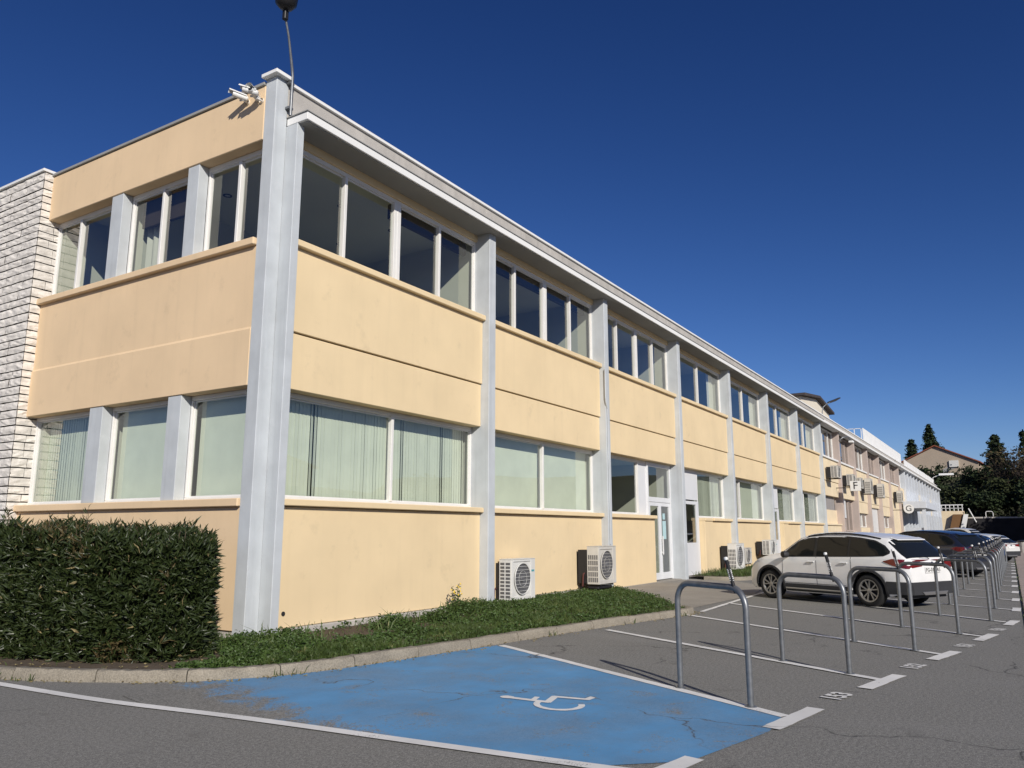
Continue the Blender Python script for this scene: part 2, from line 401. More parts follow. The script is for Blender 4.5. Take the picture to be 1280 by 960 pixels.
# long side, bay by bay
YU, YL = 9.84, 9.90
upper_mid = MB(); 
for i in range(7):
    a, b = PRX[i]+.003, PRX[i+1]-PW-.003
    # panels between the storeys: the upper one stands a little proud and throws a line of shade
    P('wall_panel', MB().box(a, b, 9.66, 9.985, ZH1, ZG-.012), YELLOW, bevel=.008)
    P('wall_panel', MB().box(a, b, 9.625, 9.985, ZG+.012, ZS2-.002), YELLOW, bevel=.008)
    P('sill', MB().box(a, b-.0 if i else b, 9.535, 9.90, ZS2, ZS2+.115), YELLOW, bevel=.012)
    m = (a+b)/2+.06; q1 = (a+m)/2-.02; q2 = (m+b)/2+.02
    if i < 3: window('R', YU, a+.05, b-.0, ZS2+.116, ZH2, [q1, m, q2], thick=[m])
    else: window('R', YU, a+.05, b-.0, ZS2+.116, ZH2, [m], blind=None)
    # ground floor
    if i in (0, 1, 4, 6):
        P('wall_panel', MB().box(a, b, 9.66, 9.985, .132, ZS1-.012), YELLOW, bevel=.008)
        P('sill', MB().box(a, b, 9.56, 9.95, ZS1, ZS1+.105), YELLOW, bevel=.012)
        c = {0: 11.50, 1: 17.33, 4: (a+b)/2-.9, 6: (a+b)/2-.8}[i]
        window('R', YL, a+.02, b, ZS1+.107, ZH1-.003, [c], blind={0: 'slat', 1: 'flat', 4: None, 6: 'even'}[i])
        if i == 4:
            P('curtain', MB().box((a+b)/2-.4, b-.1, 10.14, 10.16, ZS1+.15, ZH1-.05), BLIND)
# entrance bay with glazed double door
a, b = PRX[2]+.003, PRX[3]-PW-.003
P('wall_panel', MB().box(a, 24.12, 9.66, 9.985, .0, ZS1-.012), YELLOW, bevel=.008)
P('sill', MB().box(a, 24.12, 9.56, 9.95, ZS1, ZS1+.105), YELLOW, bevel=.012)
window('R', YL, a+.02, 23.45, ZS1+.107, ZH1-.003, [])
P('white_infill', MB().box(23.455, 24.18, 9.93, 9.985, ZS1+.107, ZH1-.003), DOORW, bevel=.006)
d = MB(); x0, x1, xm = 24.15, b, 25.2
for (u0, u1, z0, z1) in ((x0, x0+.09, .03, 3.86), (x1-.09, x1, .03, 3.86), (x0+.09, x1-.09, 2.56, 2.72), (x0+.09, x1-.09, 3.72, 3.86)):
    d.box(u0, u1, 9.88, 9.98, z0, z1)
dframe = P('glass_door', d, DOORW, bevel=.006)
for (u0, u1) in ((x0+.095, xm-.004), (xm+.004, x1-.095)):
    l = MB()
    l.box(u0, u0+.11, 9.895, 9.955, .05, 2.55); l.box(u1-.11, u1, 9.895, 9.955, .05, 2.55)
    l.box(u0+.11, u1-.11, 9.895, 9.955, .05, .27); l.box(u0+.11, u1-.11, 9.895, 9.955, 2.43, 2.55)
    P('door_leaf', l, DOORW, dframe, bevel=.006)
pg = MB()
for (u0, u1, za, zb_) in ((x0+.2, xm-.1, .2, 2.5), (xm+.1, x1-.2, .2, 2.5), (x0+.08, x1-.08, 2.7, 3.74)): pg.face([(u0, 9.925, za), (u1, 9.925, za), (u1, 9.925, zb_), (u0, 9.925, zb_)])
P('pane', pg, GLASS, dframe)
P('handle', MB().box(xm+.03, xm+.09, 9.83, 9.86, .85, 1.45).box(xm+.045, xm+.075, 9.86, 9.9, .9, .94).box(xm+.045, xm+.075, 9.86, 9.9, 1.36, 1.40), WPLASTIC, dframe, bevel=.004)
P('notice', MB().box(xm+.22, xm+.52, 9.905, 9.915, 1.35, 1.95).box(xm+.25, xm+.45, 9.905, 9.915, 2.0, 2.2), M('pale_blue_paper', (0.42, 0.60, 0.62), .8, .05), dframe)
# two bays with a white half-glazed door beside a window
for i in (3, 5):
    a, b = PRX[i]+.003, PRX[i+1]-PW-.003
    dx0, dx1 = a+.25, a+2.55
    P('wall_panel', MB().box(dx1+.02, b, 9.66, 9.985, .0, ZS1-.012), YELLOW, bevel=.008)
    P('sill', MB().box(dx1+.9, b, 9.56, 9.95, ZS1, ZS1+.105), YELLOW, bevel=.012)
    P('sill', MB().box(dx1+.02, dx1+.897, 9.62, 9.95, ZS1-.01, ZS1+.105), YELLOW, bevel=.012)
    window('R', YL, dx1+.02, b, ZS1+.107, ZH1-.003, [], blind='even')
    P('white_infill', MB().box(a, dx0, 9.93, 9.98, .0, ZH1-.003).box(dx0, dx1, 9.90, 9.98, 2.75, ZH1-.003), DOORW, bevel=.006)
    dd = MB()
    dd.box(dx0, dx1, 9.87, 9.93, .04, 1.20); dd.box(dx0, dx0+.75, 9.87, 9.93, 1.20, 2.70); dd.box(dx1-.28, dx1, 9.87, 9.93, 1.20, 2.70); dd.box(dx0+.75, dx1-.28, 9.87, 9.93, 2.58, 2.70)
    do = P('half_glazed_door', dd, DOORW, bevel=.006)
    pg = MB(); pg.face([(dx0+.74, 9.9, 1.19), (dx1-.27, 9.9, 1.19), (dx1-.27, 9.9, 2.6), (dx0+.74, 9.9, 2.6)]); P('pane', pg, GLASS, do)
    P('handle', MB().box(dx0+.42, dx0+.50, 9.845, 9.87, .95, 1.22).box(dx0+.43, dx0+.62, 9.81, 9.845, 1.10, 1.14), BLACK, do, bevel=.004)
# end side (short, facing the hedge)
XP = 8.09
P('fascia', MB().box(XP, 8.36, 9.985, 16.62, 8.06, 9.045), YELLOW2, bevel=.012)
P('coping', MB().box(8.055, 8.5, 9.985, 16.64, 9.048, 9.105), GREYSOFFIT, bevel=.006)
lp = MB()
pf = [(XP, ZH1), (XP, 4.79), (8.12, 4.835), (8.12, 6.2), (8.36, 6.2), (8.36, ZH1)]
lp.prism([(x, 9.985, z) for x, z in pf], (0, 6.635, 0)); P('wall_panel', lp, YELLOW2, bevel=.008)
P('sill', MB().box(8.03, 8.42, 9.985, 16.62, 6.203, 6.325), YELLOW2, bevel=.012)
P('wall_panel', MB().box(8.13, 8.36, 9.985, 16.62, .132, ZS1-.022), YELLOW2, bevel=.008)
P('sill', MB().box(8.045, 8.42, 9.985, 16.62, ZS1-.02, ZS1+.105), YELLOW2, bevel=.012)
ends = [(9.985, 11.65), (12.01, 13.95), (14.37, 16.62)]
for (y0, y1) in ((11.65, 12.01), (13.95, 14.37)):
    P('window_pier', MB().box(8.11, 8.31, y0, y1, ZS1+.107, ZH1-.003), PILLAR, bevel=.006)
    P('window_pier', MB().box(8.11, 8.31, y0, y1-.05, 6.327, 8.057), PILLAR, bevel=.006)
for k, (y0, y1) in enumerate(ends):
    window('L', 8.305, y0, y1, ZS1+.107, ZH1-.003, [], fr=.045, blind='even' if k == 2 else 'flat')
    window('L', 8.31, y0, y1, 6.327, 8.057, [(y0+y1)/2-.04 if k != 2 else y0+1.35], fr=.055)
# rooms behind the glass
rm = MB()
for (zf, zc) in ((.02, 3.95), (5.3, 8.30)):
    rm.box(8.40, 51.5, 10.0, 16.5, zf-.1, zf, 2); rm.box(8.40, 51.5, 9.99, 16.5, zc, zc+.12, 1)
    rm.box(8.40, 51.5, 14.1, 14.25, zf, zc, 0); rm.box(8.40, 51.5, 16.45, 16.6, zf, zc, 0)
    for xr in PRX[1:]: rm.box(xr-.22, xr-.04, 10.0, 16.45, zf, zc, 0)
P('interior', rm, [ROOM, CEIL, CARPET])
BROWN_BAND = M('brown_reflection_curtain', (0.055, 0.04, 0.032), .8, .1); CURT = M('pale_curtain', (0.60, 0.59, 0.53), .9, .06)  # brown of the shaded lintel's reflection in the panes, and of one curtain
def drape(u0, u1, z0, z1, pl, side='R'):
    mb = MB(); n = int((u1-u0)/.03); rows = [[], []]
    for i in range(n+1):
        u = u0+(u1-u0)*i/n; d = pl + .035*math.sin(i*1.1)+.012*math.sin(i*.37)
        for r_, z in ((rows[0], z0), (rows[1], z1)): r_.append((u, d, z) if side == 'R' else (d, u, z))
    mb.grid(rows); P('curtain', mb, CURT, smooth=80, normals=False)
for i in range(7):
    a, b = PRX[i]+.003, PRX[i+1]-PW-.003; m = (a+b)/2
    if i in (0, 1): P('reflection_curtain_band', MB().box(m+.1 if i == 0 else a+.1, b-.1, 10.04, 10.14, 7.86, 8.165), BROWN_BAND)  # boxes stand in for the shaded lintel mirrored at the pane tops
    if i > 2: drape(b-(.9, .8, 1.3, 1.1)[i-3], b-.12, 5.4, 8.1, 10.12); drape(a+.1, a+.5, 5.4, 8.1, 10.12)
P('reflection_curtain_band', MB().box(8.52, 8.6, 12.05, 13.9, 7.45, 8.04), BROWN_BAND)  # brown curtain across the top of this end window
drape(13.6, 13.92, 5.4, 8.0, 8.7, 'L')
dl = MB()
for x in (9.6, 11.2, 12.8, 16, 18, 22, 24):
    for y in (11.2, 12.8): dl.lathe([(.09, 0), (.09, -.012), (.06, -.012), (.055, -.002)], (x, y, 8.298), (0, 0, 1), 16)
P('ceiling_spot', dl, BLACK)
P('back_wall', MB().box(20, 51.6, 16.62, 16.8, -.1, 8.6), YELLOW2)
# corner of split-face stone on the wing
st = MB(); rs = random.Random(3)
def block(face, u0, u1, z0, z1):
    n = max(2, int((u1-u0)/.11)); rows = []
    base = rs.uniform(.020, .027)
    for iz in range(4):
        r_ = []
        for iu in range(n+1):
            e = (iz in (0, 3)) or (iu in (0, n))
            dpt = base + (rs.uniform(.002, .022) if not e else rs.uniform(-.004, .010))
            u = u0+(u1-u0)*iu/n; z = z0+(z1-z0)*iz/3 + (rs.uniform(-.003, .003) if iz in (0, 3) else 0)
            r_.append((7.93-dpt, u, z) if face == 'L' else (u, 16.63-dpt, z))
        rows.append(r_)
    st.grid(rows)
    edge = [rows[0][i] for i in range(n+1)] + [rows[k][n] for k in (1, 2)] + [rows[3][i] for i in range(n, -1, -1)] + [rows[k][0] for k in (2, 1)]
    for i in range(len(edge)):
        p, q = edge[i], edge[(i+1) % len(edge)]
        pb = (7.985, p[1], p[2]) if face == 'L' else (p[0], 16.685, p[2]); qb = (7.985, q[1], q[2]) if face == 'L' else (q[0], 16.685, q[2])
        st.face([p, q, qb, pb], 1)  # stone edges coloured dark to paint in the shade under each course
z = -.05; k = 0
while z < 9.0:
    h = rs.uniform(.145, .195); z1 = min(z+h-.024, 9.1)
    u = 16.63-.02 if k % 2 else 16.63-.02
    while u < 21.5:
        l = rs.uniform(.32, .85); block('L', u, u+l-.004, z, z1); u += l
    u = 7.912
    while u < 8.5:
        l = rs.uniform(.18, .42); block('R', u, min(u+l-.006, 8.62), z, z1); u += l
    z += h; k += 1
sw = P('stone_wall', st, [STONE, MORTAR_SHADE], normals=False)
P('mortar', MB().box(7.98, 12, 16.68, 26, -.1, 9.1), MORTAR_SHADE, sw)
P('coping', MB().box(7.86, 12.1, 16.58, 26.1, 9.103, 9.165), SOFFIT, bevel=.006)
# cable conduit down the third pillar
cd = MB().tube([(20.14, 9.435, 6.2), (20.14, 9.435, 5.35), (20.16, 9.43, 5.2), (20.24, 9.43, 5.05), (20.25, 9.43, 4.9), (20.25, 9.43, 1.25)], .02, 8)
P('cable_conduit', cd, PILLAR)
P('vent_hole', MB().tube([(8.78, 9.648, .35), (8.78, 9.662, .35)], .035, 12), DARKGAP)

# ------------------------------------------------------------------ the beige and the pale blue sections further on
def section(name, label, x0, pillars, pmat, wmat, seed, pw=.3, dark=.0):
    org = (x0, 9.71, 0); root = thing(name, label, 'building', org); rr = random.Random(seed)
    B = lambda n, mb, m, par=None, bv=0.0: mb.build(n, m, par or root, org, bv)
    xe = pillars[-1]
    for xr in pillars: B('pillar', MB().box(xr-pw, xr, 9.43, 9.99, -.05, ZC), pmat, bv=.012)
    B('canopy', MB().box(x0+.01, xe+.3, 9.20, 9.709, 8.333, 8.49), SOFFIT)
    B('parapet', MB().box(x0+.01, xe+.3, 9.714, 9.95, 8.48, 9.08), CONC)
    B('coping', MB().box(x0+.01, xe+.3, 9.665, 10.02, 9.084, 9.145), SOFFIT)
    B('roof', MB().box(x0+.01, xe+.3, 9.96, 24, 8.5, 8.62), CONC)
    B('back_wall', MB().box(x0+.01, xe+.28, 13.5, 23.9, -.1, 8.49), wmat)
    edges = [x0] + pillars
    for i in range(len(edges)-1):
        a, b = edges[i]+.003, edges[i+1]-pw-.003
        yield root, org, B, i, a, b, rr
Z2 = [57.8, 64.2, 70.7, 77.5, 84.7, 92.4]
DIM = glass_mat('dim_window_glass', (.5, .5, .5))
SHUT = M('grey_roller_shutter', (0.30, 0.28, 0.27), 0.7, .06, 2)
for root2, org2, B, i, a, b, rr in section('office_building', 'cream middle section with pinkish beige pillars and air conditioners on its upper wall', 51.605, Z2, PINK, CREAM, 5):
    B('wall_panel', MB().box(a, b, 9.66, 9.985, ZH1, ZG-.015), CREAM, bv=.008)
    B('wall_panel', MB().box(a, b, 9.62, 9.985, ZG+.015, ZS2-.002), CREAM, bv=.008)
    B('sill', MB().box(a, b, 9.52, 9.95, ZS2, ZS2+.12), SOFFIT, bv=.01)
    m = (a+b)/2
    window('R', YU, a+.05, b, ZS2+.12, ZC-.02, [m-.6, m+1.4], parent=root2, org=org2, gl=DIM, mat=PINK if i % 2 else WFRAME, blind='flat' if i in (0, 1, 4) else None, bmat=SHUT)
    if i == 0:
        B('wall_panel', MB().box(a, b, 9.66, 9.985, -.05, 2.0), CREAM, bv=.008)
        B('sill', MB().box(a, b, 9.58, 9.98, 2.002, 2.1), CREAM)
        B('roller_shutter', MB().box(a+.1, b-.6, 9.9, 9.96, 3.0, ZH1-.01), SHUT)
        B('wall_panel', MB().box(a, b, 9.88, 9.98, 2.102, 3.0), CREAM)
    elif i == 1:
        B('white_infill', MB().box(a, a+3.2, 9.85, 9.97, 2.55, ZH1), DOORW)
        B('door', MB().box(a+1.0, a+2.3, 9.9, 9.96, .0, 2.5), DARKGAP)
        B('wall_panel', MB().box(a+2.35, b, 9.66, 9.97, -.05, 1.6).box(a, a+.95, 9.7, 9.97, -.05, 2.54), CREAM, bv=.008)
        window('R', YL, a+3.25, b, 1.62, ZH1-.01, [a+4.5], parent=root2, org=org2, gl=DIM, mat=PINK)
    elif i == 3:
        B('roller_shutter', MB().box(a+.1, b-.2, 9.86, 9.95, .8, ZH1-.3), WPLASTIC)
        B('wall_panel', MB().box(a, b, 9.66, 9.985, -.05, .798).box(a, b, 9.7, 9.985, ZH1-.298, ZH1-.002), CREAM, bv=.008)
    elif i in (2, 4):
        B('wall_panel', MB().box(a+1.8, b, 9.66, 9.985, -.05, 1.9).box(a, b, 9.7, 9.985, 3.0, ZH1-.003), CREAM, bv=.008)
        B('door', MB().box(a+.2, a+1.75, 9.9, 9.96, 0, 2.98), DARKGAP)
        window('R', YL, a+1.85, b, 1.92, 2.99, [m+1], parent=root2, org=org2, gl=DIM, mat=WFRAME, blind='flat' if i == 2 else None)
    else:
        B('wall_panel', MB().box(a, b, 9.66, 9.985, -.05, ZH1-.003), CREAM, bv=.008)
Z3 = [98.6, 102, 105.4, 108.8, 112.4, 116.2, 120.2, 124.4, 128.8, 133.4, 138.4, 143.8, 149.6]
PALE = M('pale_blue_white_paint', (0.55, 0.58, 0.62), 0.75, .08, 1.5, streak=.15)
for root3, org3, B, i, a, b, rr in section('office_building', 'pale blue-white far section with close-set pillars, flat porch and roof terrace', 92.41, Z3, PALE, CREAM, 9, pw=.45):
    B('wall_panel', MB().box(a, b, 9.66, 9.985, ZH1, ZS2-.002), CREAM if i in (0, 5, 9) else PALE, bv=.008)
    m = (a+b)/2
    window('R', YU+.12, a+.05, b, ZS2+.002, ZC-.02, [m], parent=root3, org=org3, gl=DIM)
    if i in (2, 3, 6, 9): B('door', MB().box(a+.2, b-.2, 9.9, 9.97, -.05, ZH1-.3), DARKGAP if i in (2, 9) else DOORW)
    else:
        B('wall_panel', MB().box(a, b, 9.66, 9.985, -.05, 1.2), CREAM if i > 6 else PALE, bv=.008)
        window('R', YL, a, b, 1.202, ZH1-.005, [m], parent=root3, org=org3, gl=DIM, blind='flat' if i % 2 else None)
    if i == 0:
        B('porch', MB().box(93.5, 108.5, 7.2, 9.42, 4.0, 4.75), PALE, bv=.03)
        B('porch_post', MB().box(93.7, 94.0, 7.35, 7.65, -.05, 4.0), PALE)
        B('porch_wall', MB().box(93.9, 94.1, 7.66, 9.4, -.05, 2.0), PALE)
        tr = MB(); B('terrace_screen', MB().box(74, 102, 10.05, 10.12, 9.15, 10.5), SOFFIT)
        rl = MB()
        for k in range(12): rl.box(74, 74.08, 10.2+k*.55, 10.26+k*.55, 9.0, 10.5)
        rl.box(74, 74.08, 10.2, 16.5, 10.45, 10.5)
        B('terrace_railing', rl, SOFFIT)
    pn = MB(); pn.box(a+.1, b+.1, 10.05, 10.12, 9.35, 10.15 if i % 2 else 10.12)
    if i > 2: B('terrace_panel', pn, SOFFIT)

# ------------------------------------------------------------------ ground, markings, planter
def sheet(name, pts, z, mat, kind='structure'):
    mb = MB(); mb.face([(x, y, z) for x, y in pts]); o = mb.build(name, mat, normals=False)
    return struct(o)
g = MB(); g.face([(-700, -700, 0), (1200, -700, 0), (1200, 900, 0), (-700, 900, 0)])
struct(g.build('ground', ASPH, normals=False))
def bez(pts, n=8):      # smooth line through points
    out = []
    P_ = [Vector((*p, 0)) for p in pts]
    for i in range(len(P_)-1):
        p0 = P_[max(i-1, 0)]; p1 = P_[i]; p2 = P_[i+1]; p3 = P_[min(i+2, len(P_)-1)]
        for k in range(n):
            t = k/n
            out.append(0.5*((2*p1)+(p2-p0)*t+(2*p0-5*p1+4*p2-p3)*t*t+(3*p1-p0-3*p2+p3)*t**3))
    out.append(P_[-1]); return out
def offset(line, d):
    out = []
    for i, p in enumerate(line):
        t = (line[min(i+1, len(line)-1)]-line[max(i-1, 0)]).normalized()
        out.append(p + Vector((-t.y, t.x, 0))*d)
    return out
def kerb(name, ctrl, wdt=.17, h=.12, n=8, seed=1):
    line = bez(ctrl, n); rr = random.Random(seed); inn = offset(line, wdt); mb = MB(); L = len(line)
    # split into stones about 1 m long with a thin joint
    s = 0; start = 0; acc = 0; segs = []; step = .95
    for i in range(1, L):
        acc += (line[i]-line[i-1]).length
        if acc > .95 or i == L-1: segs.append((start, i)); start = i; acc = 0
    for (a, b) in segs:
        rows = []
        dz = rr.uniform(-.006, .006); sh = .012
        for i in range(a, b+1):
            o, q = line[i].copy(), inn[i].copy(); t = (line[min(i+1, L-1)]-line[max(i-1, 0)]).normalized()
            if i == a: o += t*.006; q += t*.006
            if i == b: o -= t*.006; q -= t*.006
            wb_ = Vector((mnoise.noise(o*2.3), mnoise.noise(o*2.3+Vector((9, 4, 2))), 0))*.022; o += wb_; q += wb_
            e = (q-o); j = lambda: rr.uniform(-.011, .008)
            rows.append([(o.x, o.y, -.02), (o.x+e.x*.04, o.y+e.y*.04, h*.55+j()), (o.x+e.x*.10, o.y+e.y*.10, h-.02+dz+j()), (o.x+e.x*.22, o.y+e.y*.22, h+dz+j()*.6), (o.x+e.x*.85, o.y+e.y*.85, h+dz+j()*.6), (q.x, q.y, h-.015+dz), (q.x, q.y, -.02)])
        mb.grid(rows)
        mb.face(rows[0]); mb.face(list(reversed(rows[-1])))
    return struct(mb.build(name, KERB, smooth=35)), line, inn
KC = [(4.35, 13.5), (4.5, 11.2), (4.72, 9.6), (5.2, 8.48), (5.8, 7.64), (6.45, 7.16), (7.1, 6.92), (7.95, 6.74), (9.0, 6.57), (10.2, 6.38), (11.6, 6.17), (13.4, 5.85), (14.7, 5.58), (15.45, 5.45), (15.85, 5.62), (16.0, 5.95)]
_, kline, kin = kerb('kerb', KC, n=16)
soil_poly = [(p.x, p.y) for p in offset(kline, .16)] + [(17.4, 6.75), (20.3, 9.2), (20.6, 9.655), (8.6, 9.655), (8.12, 9.74), (8.12, 13.5)]
def soil(name, poly, z):
    mb = MB(); mb.face([(x, y, z) for x, y in poly]); me = mb.build(name, SOIL, normals=False)
    bm = bmesh.new(); bm.from_mesh(me.data); bmesh.ops.triangulate(bm, faces=bm.faces); 
    for _ in range(4): bmesh.ops.subdivide_edges(bm, edges=[e for e in bm.edges if e.calc_length() > .35], cuts=1, use_grid_fill=False); bmesh.ops.triangulate(bm, faces=[f for f in bm.faces if len(f.verts) > 3])
    for v in bm.verts: v.co.z += mnoise.noise(v.co*1.7)*.02 - (.05*min(1, max(0, (v.co.y-8.2)/1.0)) if 7.4 < v.co.x < 13.5 else 0)
    bm.normal_update(); bm.to_mesh(me.data); bm.free(); me.data.polygons.foreach_set('use_smooth', [True]*len(me.data.polygons))
    return struct(me)
soil('planter_soil', soil_poly, .085)
K2 = [(43, 7.3), (34, 7.35), (30, 7.35), (27.6, 7.5), (26.6, 7.9), (26.3, 8.6)]
K2 = [(26.4, 8.9), (26.5, 8.0), (27.3, 7.5), (30, 7.35), (34, 7.35), (43, 7.3)]
_, k2line, _ = kerb('kerb', K2, seed=4)
soil('planter_soil', [(p.x, p.y) for p in offset(k2line, .16)] + [(43, 9.65), (26.9, 9.65), (26.6, 8.95)], .09)
sheet('path', [(16.05, 5.9), (17.0, 6.3), (20.5, 9.3), (20.5, 9.66), (26.7, 9.66), (26.4, 8.95), (26.3, 7.9), (24.6, 6.4), (20.9, 5.75)], .006, APRON)
struct(MB().box(20.45, 29.5, 9.60, 9.93, .0, .03).build('door_step', APRON, bevel=.006))
struct(MB().box(-20, 160, -3.2, -.075, -.02, .035).build('pavement', PAVE, bevel=.01))

BD = Vector((0.515, 0.857)).normalized()       # direction of the bay lines
NB = Vector((-BD.y, BD.x))
def stripe(a, b, wd, z=.011, jit=.012, seed=0):
    a, b = Vector(a), Vector(b); d = (b-a); L = d.length; d.normalize(); n = Vector((-d.y, d.x)); rr = random.Random(seed+int(L*1000))
    k = max(2, int(L/.12)); l, r_ = [], []
    for i in range(k+1):
        p = a + d*(L*i/k)
        l.append((p+n*(wd/2+rr.uniform(-jit, jit)*.5))); r_.append((p-n*(wd/2+rr.uniform(-jit, jit)*.5)))
    mb = MB(); mb.grid([[(q.x, q.y, z) for q in l], [(q.x, q.y, z) for q in r_]])
    return struct(mb.build('parking_line', WHITE_ROAD))
# bay lines: the foot of each barrier's outer leg, lines run on to the kerb or the cross line
FEET = [(7.67, 2.19), (9.99, 1.71), (12.38, 1.26), (14.74, .85), (17.16, .46)] + [(17.16+2.79*k, .44-.012*k) for k in range(1, 12)]
INNER = [(9.80, 6.30), (12.24, 5.80), (15.3, 5.62), (18.15, 5.55), (21.3, 5.7)]
for i, fpt in enumerate(FEET):
    f = Vector(fpt)
    a = f - BD*(.42 if i < 4 else .40)
    b = Vector(INNER[i]) if i < 5 else f + BD*6.0
    stripe(a, b, .115, seed=i)
DASH = [((6.95, 1.83), (7.93, 1.67)), ((9.17, 1.44), (10.2, 1.22)), ((11.62, 1.0), (12.56, .78)), ((13.96, .57), (14.96, .38)), ((16.5, .20), (17.4, .08))] + [((17.16+2.79*k-.55, .06), (17.16+2.79*k+.35, .04)) for k in range(1, 12)]
for i, (a, b) in enumerate(DASH): stripe(a, b, .155, z=.0115, seed=50+i)
stripe((4.9, 2.25), (5.78, 2.07), .155, z=.0115, seed=90)
stripe((15.95, 5.45), (21.4, 5.72), .10, seed=91); stripe((21.4, 5.72), (40, 5.72), .10, seed=93)
wl = [(4.35, 12.5), (4.50, 10.2), (4.56, 9.25), (4.66, 7.55), (4.90, 5.78), (5.09, 3.85), (5.22, 2.6), (5.28, 2.2)]
ln = bez(wl, 6); a_, b_ = offset(ln, .06), offset(ln, -.06)
mb = MB(); mb.grid([[(p.x, p.y, .0112) for p in a_], [(p.x, p.y, .0112) for p in b_]]); struct(mb.build('parking_line', WHITE_ROAD))
blue = [(9.80, 6.36), (7.43, 1.86), (6.85, 1.82), (5.7, 2.08), (5.22, 2.62), (5.09, 3.85), (4.90, 5.78), (4.74, 6.9), (4.9, 7.6), (5.5, 7.78), (5.85, 7.56), (6.45, 7.13), (7.1, 6.89), (7.95, 6.71), (9.0, 6.54)]
mb = MB(); mb.face([(x, y, .006) for x, y in blue]); o = mb.build('blue_parking_bay', BLUE_ROAD, normals=False)
bm = bmesh.new(); bm.from_mesh(o.data); bmesh.ops.triangulate(bm, faces=bm.faces); bm.to_mesh(o.data); bm.free(); struct(o)
# wheelchair user symbol, drawn along the bay: head away from the lane
hc = MB()
U = Vector((-.13, .99)).normalized()*1.0; V = Vector((.97, .24)).normalized()
O = Vector((6.85, 3.88))
def hp(u, v): p = O + U*u + V*v; return (p.x, p.y, .0118)
def hstroke(pts, wd):
    P2 = [Vector(p) for p in pts]
    for i in range(len(P2)-1):
        d = (P2[i+1]-P2[i]).normalized(); n = Vector((-d.y, d.x))*wd/2; e = d*wd*.3
        hc.face([hp(*(P2[i]+n-e)), hp(*(P2[i+1]+n+e)), hp(*(P2[i+1]-n+e)), hp(*(P2[i]-n-e))])
hstroke([(.40, .04), (.0, .0)], .07); hstroke([(0, 0), (.0, .26)], .075); hstroke([(.0, .26), (-.33, .27)], .07); hstroke([(-.33, .27), (-.36, .38)], .07); hstroke([(.16, .02), (.16, .16)], .055)
hc.face([hp(.44+.075*math.cos(t), .05+.06*math.sin(t)) for t in [2*math.pi*k/18 for k in range(18)]])
arc = [(-.13+.25*math.cos(t), -.055+.25*math.sin(t)) for t in [math.pi*(.05)-math.pi*1.18*k/22 for k in range(23)]]
for i in range(22):
    (u0, v0), (u1, v1) = arc[i], arc[i+1]; c0 = (-.13, -.055)
    k = .75
    hc.face([hp(u0, v0), hp(u1, v1), hp(c0[0]+(u1-c0[0])*k, c0[1]+(v1-c0[1])*k), hp(c0[0]+(u0-c0[0])*k, c0[1]+(v0-c0[1])*k)])
for i in range(len(hc.v)): x, y, z = hc.v[i]; hc.v[i] = (x, y, z+.0003*(i % 5))
struct(hc.build('wheelchair_symbol', WHITE_ROAD, normals=False))
# bay numbers
for num, c in (('153', (8.60, 1.60)), ('152', (10.93, 1.14)), ('151', (13.25, .70)), ('150', (15.65, .33))):
    tm = text_mb(num, .27, 0, .010)
    tm.xform(Matrix.Translation((c[0], c[1], .0125)) @ Matrix.Rotation(R(-12), 4, 'Z'))
    struct(tm.build('bay_number', WHITE_ROAD, normals=False))

# ------------------------------------------------------------------ barriers along the bays
def hoop_path(wd, h, r, lean=0):
    pts = [(0, 0, 0)]
    for k in range(9):
        t = math.pi/2*k/8; pts.append((0, r-r*math.cos(t), h-r+r*math.sin(t)))
    for k in range(9):
        t = math.pi/2*k/8; pts.append((0, wd-r+r*math.sin(t), h-r+r*math.cos(t)))
    pts.append((0, wd, 0)); return pts
def make_hoop(label):
    t = thing('hoop_barrier', label, 'barrier', group='steel hoop barriers along the bays')
    MB().tube(hoop_path(1.01, 1.07, .19), .030, 14).build('hoop', STEEL, t, smooth=60)
    b = MB()
    for y in (0, 1.01): b.lathe([(.055, .0), (.055, .008), (.034, .014), (.034, .02)], (0, y, .008), (0, 0, 1), 16)
    b.build('foot_collar', STEEL, t, smooth=30)
    rod = MB().tube([(0, .125, 1.02), (-.012, .15, 1.12), (-.06, .165, 1.33)], [.017, .019, .019], 10)
    ro = rod.build('marker_rod', BLACK, t, smooth=50)
    MB().lathe([(.0, -.004), (.018, 0), (.021, .012), (.018, .026), (.0, .030)], (-.062, .166, 1.33), (-.2, .1, 1), 12).build('rod_tip', WPLASTIC, ro, smooth=60)
    s = MB()
    for k in range(7):
        z0 = 1.135+k*.017; f = (z0-1.12)/.21
        c_ = Vector((-.012-.048*f, .15+.015*f, z0)); s.box(c_.x-.024, c_.x-.0185, c_.y-.006, c_.y+.006, z0, z0+(.011 if k % 3 else .006))
        s.box(c_.x-.006, c_.x+.006, c_.y-.024, c_.y-.0185, z0, z0+(.011 if k % 3 else .006))
    s.build('white_lettering', WPLASTIC, ro)
    return t
HL = ['first galvanised hoop barrier, nearest the camera, at the edge of the blue bay', 'second galvanised hoop barrier, between painted numbers 153 and 152', 'third galvanised hoop barrier, in front of the white SUV\'s rear wheel',
      'fourth galvanised hoop barrier, in front of the white SUV\'s tail light', 'fifth galvanised hoop barrier, beside the white SUV\'s rear corner'] + [
      '%s galvanised hoop barrier counted from the blue bay' % n for n in ('sixth', 'seventh', 'eighth', 'ninth', 'tenth', 'eleventh', 'twelfth', 'thirteenth', 'fourteenth', 'fifteenth', 'sixteenth')]
h0 = make_hoop(HL[0])
rot0 = math.atan2(BD.y, BD.x) - math.pi/2
